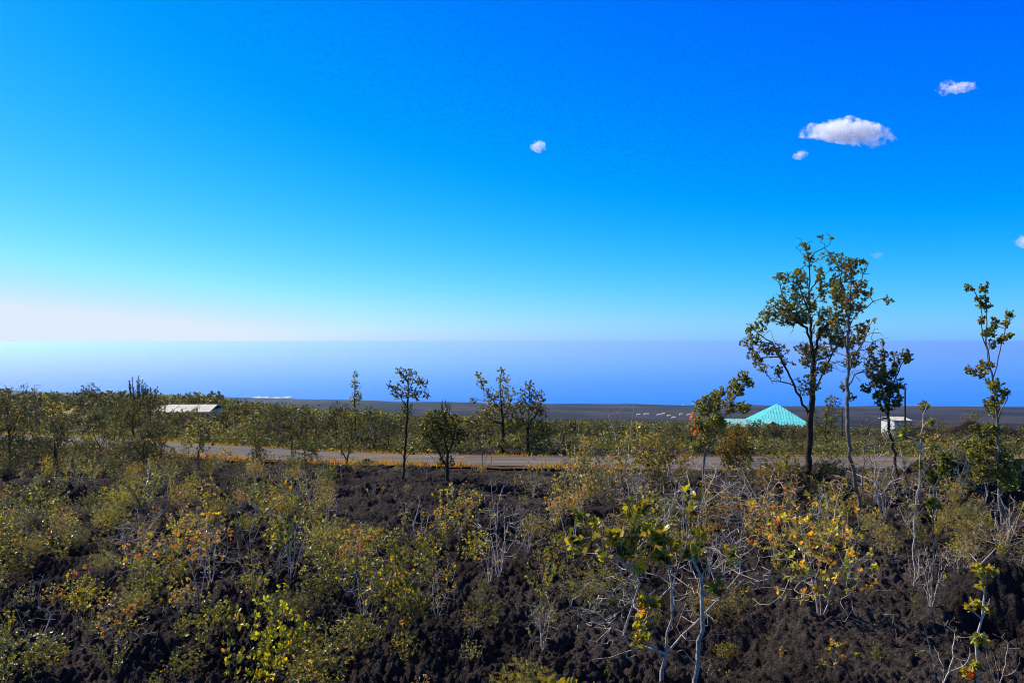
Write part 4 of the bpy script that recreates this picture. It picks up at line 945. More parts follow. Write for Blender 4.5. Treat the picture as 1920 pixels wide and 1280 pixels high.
DE = [(dead(41), 'silvery'), (dead(42, ntips=110, Wd=.9, H=.6, nst=6), 'many twigged'), (dead(43, ntips=26, nst=3, Wd=.5), 'forked'), (dead(44, ntips=70, Wd=1.0, H=.45, nst=6, bark='bark_grey'), 'sprawling grey'), (dead(45, ntips=40, nst=2, Wd=.45, H=.9, leafy=.25), 'tall thin'), (dead(46, ntips=90, Wd=.55, H=.8, nst=5), 'upright grey')]
SE = [(seedling(51), 'orange'), (seedling(52, pal='yellow', nst=2), 'golden'), (seedling(53, pal='lime', nst=4, L=.04), 'yellow green'), (seedling(54, pal='olive', nst=5, tufts=3), 'olive'), (seedling(55, pal='orange', nst=5, tufts=3), 'rusty'), (seedling(56, pal='mixed', nst=3, tufts=4), 'speckled')]
LIB = {'ohia_shrub': (SH, 1.0), 'heath_shrub': (HE, .5), 'wand_shrub': (WA, .8), 'dead_shrub': (DE, .7), 'seedling': (SE, .35)}
CAT = {'ohia_shrub': 'shrub', 'heath_shrub': 'shrub', 'wand_shrub': 'shrub', 'dead_shrub': 'shrub', 'seedling': 'seedling'}
GRP = {'ohia_shrub': 'leafy shrubs on the lava field', 'heath_shrub': 'feathery shrubs on the lava field', 'wand_shrub': 'upright wand shrubs on the lava field', 'dead_shrub': 'leafless shrubs on the lava field', 'seedling': 'seedlings on the lava field'}
taken = []
def plant(kind, px, py, hpx, idx, label=None, wide=1.0, rot=None):
    lib, H = LIB[kind]; ms, look = lib[idx]
    x, Y, z = on_ground(px, py)
    hm = hpx * Y / F; sc = hm / H
    taken.append((x, Y, .28 * sc * H + .1))
    return put(kind, ms, (x, Y, z), rng.random() * 6.2832 if rot is None else rot, sc * wide, label=label, cat=CAT[kind], group=GRP[kind], look=(look, hm), px=px, py=py, sz=sc)

HAND = [
    ('dead_shrub', 936, 1098, 140, 5, 'silver grey leafless shrub with upright twigs, standing in the middle of the lava', 1.0),
    ('dead_shrub', 775, 1018, 105, 2, 'bare grey forked bush leaning right on the open lava, left of the silver grey one', 1.0),
    ('ohia_shrub', 745, 1225, 245, 7, 'broad twiggy shrub with small speckled leaves, at the bottom, left of centre', .72),
    ('dead_shrub', 690, 1190, 90, 3, 'pale dead twigs sprawling beside the broad twiggy shrub', 1.3),
    ('wand_shrub', 272, 975, 105, 0, 'dark shrub of straight upright shoots with glinting leaves, at the left', 1.1),
    ('heath_shrub', 232, 962, 50, 0, 'feathery yellow shrub touching the dark upright shoots on their left side', 1.2),
    ('heath_shrub', 352, 950, 42, 0, 'feathery yellow shrub to the right of the dark upright shoots', 1.0),
    ('ohia_shrub', 1538, 1165, 235, 2, 'orange leaved shrub with a dark forked stem, right of the large half bare shrub', .9),
    ('ohia_shrub', 505, 1300, 250, 3, 'tall bright yellow green shrub cut by the bottom edge at the left', .7),
    ('ohia_shrub', 560, 1290, 110, 3, 'big leaved yellow green shrub low at the bottom, beside the tall bright one', .8),
    ('ohia_shrub', 525, 1075, 175, 9, 'golden leaved shrub in the left middle of the lava field', .9),
    ('dead_shrub', 545, 1080, 130, 5, 'pale bare stems behind the golden leaved shrub', .9),
    ('wand_shrub', 120, 1075, 120, 1, 'yellow green shrub of glinting upright shoots at the far left', 1.0),
    ('ohia_shrub', 265, 1130, 130, 8, 'sparse shrub with red flecked leaves and pale leaning stems, at the left', 1.0),
    ('dead_shrub', 395, 1110, 110, 5, 'bare pale brush between the red flecked shrub and the golden leaved shrub', 1.0),
    ('ohia_shrub', 150, 1180, 110, 9, 'small yellowish shrub in front of the glinting upright shoots at the left', 1.0),
    ('ohia_shrub', 225, 1230, 110, 2, 'rusty tipped shrub near the bottom left corner', 1.0),
    ('ohia_shrub', 60, 1290, 100, 0, 'leafy shrub filling the bottom left corner', 1.4),
    ('dead_shrub', 75, 1270, 110, 2, 'bare pale branches sticking up in the bottom left corner', 1.2),
    ('wand_shrub', 15, 1215, 60, 1, 'small shoot with red and orange leaves at the left edge', .7),
    ('ohia_shrub', 385, 1240, 130, 11, 'brownish green shrub left of the tall bright yellow green one', 1.0),
    ('ohia_shrub', 345, 1290, 70, 4, 'low dark shrub at the bottom edge, left of the brownish green one', 1.2),
    ('ohia_shrub', 890, 1065, 75, 3, 'yellow green shrub at the left foot of the silver grey leafless shrub', 1.0),
    ('ohia_shrub', 760, 1000, 45, 9, 'little golden bush on the bare lava below the umbrella shaped tree', 1.0),
    ('heath_shrub', 1115, 1150, 95, 1, 'feathery brownish shrub behind the left branches of the large half bare shrub', 1.4),
    ('heath_shrub', 1345, 1165, 75, 0, 'feathery yellow shrub behind the right branches of the large half bare shrub', 1.4),
    ('dead_shrub', 1745, 1145, 120, 5, 'bare grey brush around a single white stem, at the right', .8),
    ('dead_shrub', 1765, 1300, 130, 2, 'pale dead branches forking at the bottom edge, left of the thin sapling', 1.2),
    ('dead_shrub', 1870, 1300, 110, 2, 'dead forked twig in front of the dark pit at the bottom right', 1.0),
    ('seedling', 1565, 1282, 60, 4, 'small orange leaved seedling at the bottom edge, right of centre', 1.3),
    ('seedling', 1715, 1165, 50, 0, 'rusty seedling just below the bare grey brush', 1.0),
    ('ohia_shrub', 1880, 1065, 55, 9, 'golden shrub beside the grey boulder at the right edge', 1.0),
    ('ohia_shrub', 1450, 1060, 130, 2, 'orange leaved shrub left behind the one with the dark forked stem', 1.0),
    ('ohia_shrub', 1090, 960, 90, 1, 'leafy shrub before the road, right of the bare lava', 1.0),
    ('ohia_shrub', 1180, 935, 110, 10, 'tall thin shrub reaching above the road, right of the middle', 1.0),
    ('ohia_shrub', 1100, 905, 110, 1, 'speckled shrub overlapping the road just right of the middle', .8),
    ('ohia_shrub', 1240, 915, 120, 0, 'olive shrub overlapping the road between the middle and the red leaved tree', .9),
    ('dead_shrub', 1305, 975, 120, 0, 'white bare shrub below the airy red leaved tree', 1.3),
    ('dead_shrub', 1420, 960, 110, 1, 'white bare shrub left of the tallest trunk, with curved branches', 1.3),
    ('ohia_shrub', 1470, 925, 80, 3, 'yellowish shrub at the left foot of the tallest tree', 1.0),
    ('ohia_shrub', 1000, 935, 75, 6, 'thin twiggy shrub beside the spreading tree on the bare lava', 1.0),
    ('ohia_shrub', 1072, 918, 120, 6, 'thin grey shrub rising over the road beside the speckled one', .8),
    ('dead_shrub', 1166, 912, 135, 4, 'tall leafless stem reaching above the scrub beyond the road, right of the middle', .9),
    ('ohia_shrub', 1138, 918, 62, 5, 'grey green shrub over the road at the foot of the tall leafless stem', .9),
    ('ohia_shrub', 1205, 908, 125, 1, 'gold flecked tall shrub over the road, right of the tall leafless stem', .8),
    ('ohia_shrub', 1282, 918, 70, 9, 'golden narrow shrub over the road, left of the red leaved tree', .9),
    ('ohia_shrub', 1440, 915, 58, 0, 'olive shrub over the road between the rounded shrub and the tallest trunk', .9),
    ('ohia_shrub', 1480, 915, 62, 6, 'thin pale stemmed shrub close to the left of the tallest trunk', .8),
    ('ohia_shrub', 1560, 918, 60, 4, 'dark green shrub over the road, right of the tallest trunk', .9),
    ('ohia_shrub', 1640, 945, 72, 1, 'gold flecked shrub under the bleached bare tree', .9),
    ('ohia_shrub', 1760, 925, 70, 0, 'olive shrub beside the sapling with the dark leaf tuft', .9),
    ('dead_shrub', 1800, 930, 90, 5, 'grey leafless brush left of the slim tall tree near the right edge', 1.1),
]
for (kind, px, py, hp, i, lab, wd) in HAND: plant(kind, px, py, hp, i, lab, wd)

def density(px, py):
    """how much of the lava is overgrown there"""
    if py < 905: return .85 if (px < 560 or px > 1050) else .30
    if px < 330 and py < 965: return .5
    if px < 640: return .72
    if 640 <= px < 1030: return .22 if py < 990 else .42
    if px < 1440: return 1.0 if py < 1010 else (.55 if py < 1100 else .12)
    return 1.0 if py < 1040 else (.45 if py < 1110 else .13)
cnt = {k: 0 for k in LIB}; CAP = {'ohia_shrub': 250, 'heath_shrub': 45, 'wand_shrub': 50, 'dead_shrub': 130, 'seedling': 120}
tries = 0
while tries < 5200 and sum(cnt.values()) < 560:
    tries += 1
    px = rng.uniform(-60, 1980); py = 872 + 460 * rng.random() ** 1.25
    if rng.random() > density(px, py): continue
    x, Y, z = on_ground(px, py)
    if Y < 3.9: continue
    dist, _ = road_near(np.array([x]), np.array([Y]))
    if dist[0] < 3.6 or Y > 26: continue
    left = px < 640
    u = rng.random()
    openl = density(px, py) < .4
    if openl: kind = 'seedling' if u < .60 else ('dead_shrub' if u < .80 else 'ohia_shrub')
    elif left: kind = 'ohia_shrub' if u < .50 else ('wand_shrub' if u < .64 else ('dead_shrub' if u < .83 else ('heath_shrub' if u < .91 else 'seedling')))
    else: kind = 'ohia_shrub' if u < .52 else ('dead_shrub' if u < .82 else ('wand_shrub' if u < .87 else ('heath_shrub' if u < .91 else 'seedling')))
    if cnt[kind] >= CAP[kind]: continue
    hm = {'ohia_shrub': rng.choice([rng.uniform(.22, .42), rng.uniform(.38, .75)], p=[.6, .4]), 'heath_shrub': rng.uniform(.22, .45), 'wand_shrub': rng.uniform(.3, .7), 'dead_shrub': rng.uniform(.25, .7), 'seedling': rng.uniform(.12, .32)}[kind]
    if Y > 15 and kind == 'ohia_shrub': hm *= 1.3
    if Y < 7: hm *= .75
    if openl: hm *= .6
    if Y > 11 and rng.random() < (.9 if px > 1350 else .65): hm = min(hm, max(.12, (py - float(np.interp(px, [0, 430, 600, 750, 1000, 1920], [846, 858, 868, 874, 880, 892]))) * Y / F))
    rad = .20 * hm + .10
    if any((x - a) ** 2 + (Y - b_) ** 2 < (rad + c_) ** 2 * (.55 if Y > 9 else .8) for a, b_, c_ in taken): continue
    lib = LIB[kind][0]
    if kind == 'ohia_shrub':
        wts = np.array([3, 3, 2, 2, 1.5, 2, 3, 1.5, 2, 1.5, 1.5, 2]) if left else np.array([2.5, 3, 3.5, 1, 1.5, 1.5, 4, 1.5, 3, 1.5, 2, 2])
        i = rng.choice(len(lib), p=wts / wts.sum())
    else: i = rng.integers(len(lib))
    plant(kind, px, py, hm * F / Y, int(i)); cnt[kind] += 1

# ---- scrub and trees beyond the road
def belt_tree(seed, H=3.0, Wd=1.7, nst=2, ntips=170, pal='sage', low=.3, bark='bark_dark', leafy=.93, L=.085, W=.06, per=6, rb=.05):
    rg = np.random.default_rng(seed); limbs = [np.array([(0, 0, -.2), (rg.normal(0, .08), rg.normal(0, .08), H * .35), (rg.normal(0, .15), rg.normal(0, .15), H * .72), (rg.normal(0, .2), rg.normal(0, .2), H * .97)])]
    for j in range(nst + 2):
        a = rg.random() * 6.2832; h0 = H * (.2 + .3 * rg.random()); h1 = h0 + H * (.2 + .25 * rg.random()); q = Wd / 2 * (.5 + .4 * rg.random())
        limbs.append(np.array([(0, 0, h0), (math.cos(a) * q * .5, math.sin(a) * q * .5, (h0 + h1) / 2), (math.cos(a) * q, math.sin(a) * q, h1)]))
    nb = 9; T = []
    for j in range(nb):
        a = rg.random() * 6.2832; t = rg.random(); zc = H * (low + (1 - low) * (.08 + .82 * t)); q = Wd / 2 * rg.random() ** .5 * (1.05 - .75 * abs(t - .4)); r_ = Wd * (.13 + .13 * rg.random())
        p = rg.normal(0, 1, (ntips // nb, 3)); p /= np.linalg.norm(p, axis=1)[:, None]; p *= (rg.random(len(p)) ** .4)[:, None] * r_
        T.append(p + [math.cos(a) * q, math.sin(a) * q, zc])
    tips = np.vstack(T); tips[:, 2] = np.clip(tips[:, 2], .12 * H, H * 1.02)
    return build_plant(limbs, tips, step=.2, r_tip=.007, r_base=rb, per=per, L=L, W=W, pal=pal, bark=bark, leafy=leafy, rg=rg, span=.12, detail=False, far=True, sides=4, wiggle=.1)
def snag(seed, H=3.0):
    rg = np.random.default_rng(seed); limbs = [np.array([(0, 0, -.2), (rg.normal(0, .1), 0, H * .5), (rg.normal(0, .2), 0, H)])]
    tips = np.stack([rg.normal(0, .35, 26), rg.normal(0, .35, 26), H * (.4 + .6 * rg.random(26))], 1)
    return build_plant(limbs, tips, step=.2, r_tip=.008, r_base=.045, per=4, L=.07, W=.05, pal='sage', bark='bark_grey', leafy=.12, rg=rg, detail=False, far=True, sides=4)
def spiky(seed, H=3.0):
    rg = np.random.default_rng(seed); limbs = [np.array([(0, 0, -.2), (0, 0, H * .5), (0, 0, H)])]; T = []
    for j in range(26):
        a = rg.random() * 6.2832; h = H * (.15 + .6 * rg.random()); q = .33 * H * (1 - h / H * .6) * (.5 + .5 * rg.random()); top = h + .33 * H
        limbs.append(np.array([(0, 0, h), (math.cos(a) * q * .8, math.sin(a) * q * .8, h + .08 * H), (math.cos(a) * q, math.sin(a) * q, min(top, H * 1.02))]))
        for t in np.linspace(.25, 1, 9): T.append(limbs[-1][1] * (1 - t) + limbs[-1][2] * t + rg.normal(0, .02, 3))
    return build_plant(limbs, np.array(T), step=.2, r_tip=.008, r_base=.05, per=9, L=.13, W=.03, pal='dark', bark='bark_dark', rg=rg, detail=False, far=True, sides=4, lo=10, hi=60)
BT = [(belt_tree(61, pal='sage'), 'grey green', 3.0), (belt_tree(62, pal='olive', Wd=2.2, ntips=220), 'broad olive', 3.0), (belt_tree(63, pal='dark', Wd=1.8, ntips=220), 'dark', 3.0), (belt_tree(64, pal='sage', Wd=1.2, ntips=130, low=.45), 'slim grey green', 3.0),
      (belt_tree(65, pal='olive', Wd=2.0, ntips=150, low=.2, nst=4), 'open olive', 3.0), (belt_tree(66, pal='dark', Wd=1.4, ntips=200, low=.1), 'dark full', 3.0), (belt_tree(67, pal='sage', Wd=2.4, ntips=240, low=.25, nst=4), 'wide sage', 3.0), (belt_tree(68, pal='mixed', Wd=1.8, ntips=150, low=.3), 'mottled', 3.0)]
BS = [(shrub(71, H=1.3, Wd=1.7, ntips=150, per=7, L=.075, W=.05, pal='olive', detail=False, far=True, rb=.03, r_tip=.006, step=.2, sides=4, span=.1), 'olive', 1.3), (shrub(72, H=1.3, Wd=1.4, ntips=120, per=7, L=.075, W=.05, pal='sage', detail=False, far=True, rb=.03, r_tip=.006, step=.2, sides=4, span=.1), 'grey green', 1.3),
      (shrub(73, H=1.3, Wd=1.6, ntips=130, per=7, L=.075, W=.05, pal='mixed', detail=False, far=True, rb=.03, r_tip=.006, step=.2, sides=4, span=.1), 'gold flecked', 1.3), (shrub(74, H=1.3, Wd=2.0, ntips=180, per=7, L=.075, W=.05, pal='dark', detail=False, far=True, rb=.03, r_tip=.006, step=.2, sides=4, span=.1), 'dark', 1.3),
      (shrub(75, H=1.3, Wd=1.6, ntips=150, per=7, L=.08, W=.055, pal='yellow', detail=False, far=True, rb=.03, r_tip=.006, step=.2, sides=4, span=.1), 'yellow', 1.3), (shrub(76, H=1.3, Wd=1.5, ntips=70, per=5, L=.075, W=.05, pal='sage', leafy=.6, detail=False, far=True, rb=.03, r_tip=.006, step=.2, sides=4, span=.1), 'thin twiggy', 1.3)]
SN = [(snag(81), 'bare grey', 3.0), (snag(82), 'bare grey', 3.0), (snag(83), 'bare grey', 3.0)]
SP = [(spiky(91), 'spiky', 3.0)]
def skyline(px):
    """the highest a tree top reaches in the photograph, pixel row"""
    return float(np.interp(px, [-100, 0, 400, 470, 640, 860, 1040, 1300, 1600, 2020], [726, 728, 736, 752, 762, 773, 785, 789, 797, 800]))
CLEAR = [(300, 408, 769, 78), (120, 148, 776, 66), (1345, 1515, 793, 118), (1656, 1700, 790, 98)]      # roofs that stay in sight
def belt(kind, lib, px, Y, ptop, i, label=None, group=None, wide=1.0):
    x = (px - 960) / F * Y; z = float(ground_z(x, Y)[0]); ms, look, H = lib[i]
    hm = EYE - (ptop - 640) / F * Y - z
    sc = hm / H
    if hm < .35: return None
    sx = sc * wide
    return put(kind, ms, (x, Y, z), rng.random() * 6.28, sx, label=label, cat='tree' if kind not in ('scrub_shrub', 'roadside_shrub') else 'shrub', group=group, look=(look, hm), px=px, py=Y, names=('trunk', 'crown') if kind not in ('scrub_shrub', 'roadside_shrub') else ('stem', 'foliage'), sz=sc)
G1, G2, G3 = 'scrub trees beyond the road', 'scrub shrubs beyond the road', 'dead trees beyond the road'
BH = [('ohia_tree', BT, 38, 62, 712, 2, 'dark round topped tree sticking out of the skyline at the far left', .7), ('ohia_tree', BT, 150, 55, 722, 2, 'wide dark tree on the skyline at the left, with a visible trunk', 1.1), ('ohia_tree', SP, 258, 64, 710, 0, 'spiky dark conifer like tree on the left skyline', .8),
      ('ohia_tree', BT, 294, 66, 727, 4, 'small open topped tree just right of the spiky conifer like tree', .8), ('ohia_tree', BT, 228, 47, 770, 4, 'thin forked tree near the road bend at the left', .9), ('ohia_tree', BT, 305, 44, 785, 5, 'dark full tree at the road bend below the long cream building', .8),
      ('scrub_shrub', BS, 108, 60, 746, 4, 'bright yellow shrub on the slope at the left, smaller of two', 1.0), ('scrub_shrub', BS, 130, 57, 751, 4, 'bright yellow shrub on the slope at the left, larger of two', 1.2), ('scrub_shrub', BS, 230, 60, 744, 4, 'yellow green shrub right under the spiky conifer like tree', 1.0), ('scrub_shrub', BS, 15, 58, 752, 4, 'yellow green shrub at the left edge of the slope', 1.1),
      ('scrub_shrub', BS, 345, 70, 766, 4, 'yellow shrub in front of the long cream building', .8), ('scrub_shrub', BS, 708, 33.2, 785, 5, 'olive shrub beside the foot of the column shaped tree', .9), ('scrub_shrub', BS, 680, 34, 786, 3, 'dark shrub hugging the column shaped tree', .8),
      ('ohia_tree', SP, 836, 150, 752, 0, 'lone small conifer shape on the horizon left of the two headed tree', .8), ('ohia_tree', BT, 493, 36, 790, 0, 'grey green tree behind the road, left of the red tinted sapling', .8), ('ohia_tree', BT, 562, 35, 778, 3, 'slim tree behind the road with a dark stem, left of the column shaped tree', .9)]
for (k_, lib, px, Y, pt, i, lab, wd) in BH: belt(k_, lib, px, Y, pt, i, lab, G2 if k_ == 'scrub_shrub' else G1, wd)
photo_tree('seedling', (583, 830), [[(583, 830), (583, 818), (584, 808)]], [(584, 807, 9, 5), (577, 803, 5, 4), (591, 812, 6, 4), (573, 812, 4, 4)], 'bright red leaved sapling just behind the road, left of centre', dens=30, rb=.012, per=7, L=.07, W=.05, pal='red', names=('stem', 'foliage'), far=False)
for k_ in range(26):      # the thicket that hides the walls of the pale buildings
    a_, b_, c_, yy = CLEAR[0] if k_ < 14 else (CLEAR[1] if k_ < 17 else (CLEAR[2] if k_ < 22 else CLEAR[3]))
    belt('scrub_shrub', BS, rng.uniform(a_ - 6, b_ + 6), yy - rng.uniform(6, 14), c_ + rng.uniform(-5, 4) - (2 if k_ < 17 else 6), int(rng.choice([0, 1, 3, 5])), None, G2, rng.uniform(.9, 1.3))
bt = []; nt_ = ns_ = nd_ = 0; tr = 0
for k_ in range(22):
    px_ = rng.uniform(1690, 1960); Y_ = rng.uniform(38, 46); g_ = float(ground_z(np.array([(px_ - 960) / F * Y_]), np.array([Y_]))[0]); pg_ = 640 + (EYE - g_) * F / Y_
    belt('scrub_shrub', BS, px_, Y_, pg_ - rng.uniform(12, 30), int(rng.choice([0, 1, 2, 5])), None, G2, 1.1)
while tr < 9000 and (nt_ < 235 or ns_ < 236):
    tr += 1
    px = rng.uniform(-70, 1990); Y = 31.5 * math.exp(rng.random() ** 1.1 * math.log(110 / 31.5)); x = (px - 960) / F * Y
    dist, _ = road_near(np.array([x]), np.array([Y]))
    if dist[0] < 3.7: continue
    g = float(ground_z(x, Y)[0]); pg = 640 + (EYE - g) * F / Y
    lim = skyline(px) + rng.exponential(7 if px < 480 else 11) - (9 if rng.random() < .10 else 0)
    for (a, b_, c_, yy) in CLEAR:
        if a - 12 < px < b_ + 12 and Y < yy + 4: lim = max(lim, c_ + 2 + rng.random() * 6)
    right = px > 1560
    tallone = rng.random() < .16
    if tallone and not any(a - 15 < px < b_ + 15 for a, b_, c_, yy in CLEAR): lim -= rng.uniform(6, 20)
    u = rng.random()
    tree = u < (.55 if px < 700 else (.36 if not right else .12))
    sn = (not tree) and u > .95
    if tree and nt_ >= 235 or (not tree and not sn and ns_ >= 236): continue
    hm = rng.uniform(1.7, 3.6) if tree else (rng.uniform(1.5, 3.0) if sn else rng.uniform(.6, 1.6))
    hm *= float(np.interp(px, [0, 450, 700, 1040, 1600, 2000], [1.6, 1.4, .9, .60, .60, .7])) * (1.5 if tallone else 1)
    ptop = max(pg - hm * F / Y, lim)
    if pg - ptop < 6: continue
    sp = (.62 if tree else .45) * (1 + (Y - 31) / 60)
    if any((x - a) ** 2 + (Y - b_) ** 2 < sp * sp for a, b_ in bt): continue
    bt.append((x, Y))
    if tree: belt('ohia_tree', BT, px, Y, ptop, int(rng.choice(8, p=np.array([3, 2, 3, 2, 2, 3, 2, .5]) / 17.5)), None, G1, rng.uniform(.8, 1.15)); nt_ += 1
    elif sn: 
        if nd_ < 40: belt('dead_tree', SN, px, Y, ptop - 4, int(rng.integers(3)), None, G3); nd_ += 1
    else: belt('scrub_shrub', BS, px, Y, ptop, int(rng.choice(6, p=np.array([3, 4, 1.5, 3, .3, 3]) / 14.8)), None, G2, rng.uniform(.8, 1.3)); ns_ += 1

def road_y(x): 
    o_ = np.argsort(RP[:, 0]); return float(np.interp(x, RP[o_, 0], RP[o_, 1]))
for (px, Y, pt, i, lab, wd) in [(213, 26, 772, 4, 'forked dark stemmed tree before the road bend at the left', .9), (300, 26.5, 780, 2, 'dark leafy tree before the road bend, right of the forked one', .8), (482, 25.5, 782, 0, 'thin grey green tree before the road, right of the crooked bare topped tree', .8), (548, 26.2, 790, 7, 'speckled tree before the road below the red leaved sapling', .9),
                               (275, 21.5, 800, 4, 'open tree with a pale stem, above the dark upright shoots', .7), (100, 26.5, 790, 0, 'grey green tree on the near side of the road at the far left', 1.0)]:
    belt('ohia_tree', BT, px, Y, pt, i, lab, 'trees before the road bend', wd)
kn = 0; tr = 0
while tr < 4000 and kn < 95:
    tr += 1
    px = rng.uniform(-80, 700); Y = rng.uniform(19.5, 50); x = (px - 960) / F * Y
    if Y > road_y(x) - 3.6 or (Y < 23 and rng.random() < .5): continue
    sp = .8 * (1 + (Y - 20) / 40)
    if any((x - a) ** 2 + (Y - b_) ** 2 < sp * sp for a, b_ in bt): continue
    bt.append((x, Y)); g = float(ground_z(x, Y)[0]); pg = 640 + (EYE - g) * F / Y
    tree = rng.random() < .34; hm = rng.uniform(1.0, 1.9) if tree else rng.uniform(.45, 1.05)
    pt = max(pg - hm * F / Y, 778 if px < 450 else 800)
    if px > 300 and rng.random() < .75: pt = max(pt, float(np.interp(px, [300, 430, 600, 750], [833, 853, 868, 876])))
    if pg - pt < 8: continue
    if tree: belt('ohia_tree', BT, px, Y, pt, int(rng.integers(8)), None, 'trees before the road bend', 1.0)
    else: belt('roadside_shrub', BS, px, Y, pt, int(rng.choice([0, 1, 2, 3, 5])), None, 'roadside shrubs before the road bend', 1.1)
    kn += 1
for k_ in range(46):
    px = rng.uniform(-60, 315); Y = rng.uniform(23.5, 29.5); x = (px - 960) / F * Y
    if Y > road_y(x) - 3.5: continue
    pt = rng.uniform(806, 832) if px < 270 else rng.uniform(824, 838)
    belt('roadside_shrub', BS, px, Y, pt, int(rng.choice([0, 1, 2, 3, 5])), None, 'roadside shrubs before the road bend', .9)
n = 1500
px = rng.uniform(-120, 700, n); Y = rng.uniform(22, 52, n); X = (px - 960) / F * Y
ok = np.array([y_ < road_y(x_) - 3.4 for x_, y_ in zip(X, Y)]); X, Y = X[ok], Y[ok]; S = rng.uniform(.15, .5, len(X))
NEAR_UG = (X, Y, S)

# ---- the uncountable rest: low undergrowth and the far wood
def low_clump(seed, n=26, pal='sage', H=1.0, W_=1.0, L=.22, tree=False):
    rg = np.random.default_rng(seed); p = rg.normal(0, 1, (n, 3)); p /= np.linalg.norm(p, axis=1)[:, None]; p *= (rg.random(n) ** .35)[:, None]
    t = np.stack([p[:, 0] * W_ / 2, p[:, 1] * W_ / 2, H * ((.62 + .38 * p[:, 2]) if tree else (.5 + .5 * p[:, 2]))], 1)
    d = p + [0, 0, .6]; d /= np.linalg.norm(d, axis=1)[:, None]
    V, Fc, c = leaves(t, d, 3, L, L * .6, pal, L * .5, 20, 90, rg, False)
    if tree:
        tv = np.array([(-.02, 0, -.1), (.02, 0, -.1), (.015, 0, .7), (-.015, 0, .7), (0, -.02, -.1), (0, .02, -.1), (0, .015, .7), (0, -.015, .7)]); tf = np.array([(0, 1, 2, 3), (4, 5, 6, 7)])
        Fc = np.vstack([Fc, tf + len(V)]); V = np.vstack([V, tv]); c = np.vstack([c, np.tile([.06, .05, .045], (8, 1))])
    return V, Fc, c
def spread(name, label, protos, X, Y, Z, S, SW, cat):
    Vs, Fs, Cs = [], [], []; b_ = 0
    a = rng.random(len(X)) * 6.2832; pi = rng.integers(0, len(protos), len(X)); tint = .7 + .6 * rng.random(len(X))
    for k in range(len(protos)):
        s_ = np.where(pi == k)[0]
        if not len(s_): continue
        V, Fc, c = protos[k]
        ca, sa = np.cos(a[s_])[:, None], np.sin(a[s_])[:, None]
        x = (V[None, :, 0] * ca - V[None, :, 1] * sa) * SW[s_][:, None] + X[s_][:, None]; y = (V[None, :, 0] * sa + V[None, :, 1] * ca) * SW[s_][:, None] + Y[s_][:, None]; z = V[None, :, 2] * S[s_][:, None] + Z[s_][:, None]
        Vs.append(np.stack([x, y, z], -1).reshape(-1, 3)); Fs.append((Fc[None] + (np.arange(len(s_)) * len(V))[:, None, None] + b_).reshape(-1, 4)); b_ += len(s_) * len(V)
        Cs.append((c[None] * tint[s_][:, None, None]).reshape(-1, 3))
    o = mesh(name, np.vstack(Vs), np.vstack(Fs), M['leaf_far'], cols=np.vstack(Cs)); tag(o, label, cat, kind='stuff'); return o
n = 9500
px = rng.uniform(-120, 2040, n); Y = 31.5 * np.exp(rng.random(n) ** 1.0 * math.log(160 / 31.5)); X = (px - 960) / F * Y
dist, _ = road_near(X, Y)
cov = fbm(X * .12, Y * .12, 201, 3)
keep = (dist > 3.5) & (cov > np.where(px > 1560, -.22, -.5))
px, Y, X = px[keep], Y[keep], X[keep]; Z = ground_z(X, Y); S = rng.uniform(.25, .8, len(X))
lim = np.array([skyline(p) for p in px]) + 6 + rng.exponential(12, len(px))
for (a, b_, c_, yy) in CLEAR: lim = np.where((px > a - 12) & (px < b_ + 12) & (Y < yy + 4), np.maximum(lim, c_ + 3), lim)
S = np.minimum(S, EYE - (lim - 640) / F * Y - Z); ok = S > .15
spread('undergrowth', 'low tangled undergrowth between the shrubs beyond the road', [low_clump(k, 22, p, 1, 1.5, .16) for k, p in enumerate(('sage', 'dark', 'dark', 'olive', 'dark'))], X[ok], Y[ok], Z[ok], S[ok], S[ok] * rng.uniform(.9, 1.5, ok.sum()), 'undergrowth')
X, Y, S = NEAR_UG
spread('ground_cover', 'low tangled ground cover before the road bend at the left', [low_clump(k, 22, p, 1, 1.5, .13) for k, p in enumerate(('sage', 'olive', 'dark', 'mixed', 'orange'))], X, Y, ground_z(X, Y), S, S * rng.uniform(.9, 1.5, len(S)), 'ground cover')
n = 12500
px = rng.uniform(-160, 2080, n); Y = 100 * np.exp(rng.random(n) ** .9 * math.log(1700 / 100)); X = (px - 960) / F * Y; Z = ground_z(X, Y, False)
S = rng.uniform(1.6, 3.8, n) * np.where(px > 1500, .7, 1.0) * (1 + .35 * (rng.random(n) < .08)) * np.interp(px, [0, 420, 700], [1.5, 1.25, 1.0]) * np.clip(1 + 2.2 * fbm(X / 26, Y / 26, 221, 3), .35, 1.7)
lim = np.array([skyline(p) for p in px]) + rng.exponential(5, n) - 2
S = np.minimum(S, EYE - (lim - 640) / F * Y - Z)
cov = fbm(X / 70, Y / 110, 211, 4)
ok = (S > .6) & (cov > np.where(Y > 900, 0.0, -.16))
spread('far_woods', 'distant low scrub woods covering the slope down to the coastal plain', [low_clump(100 + k, 50, p, 1, .75, .115, True) for k, p in enumerate(('sage', 'dark', 'sage', 'olive', 'dark', 'dark'))], X[ok], Y[ok], Z[ok] - .1, S[ok], S[ok] * rng.uniform(.8, 1.5, ok.sum()), 'woods')

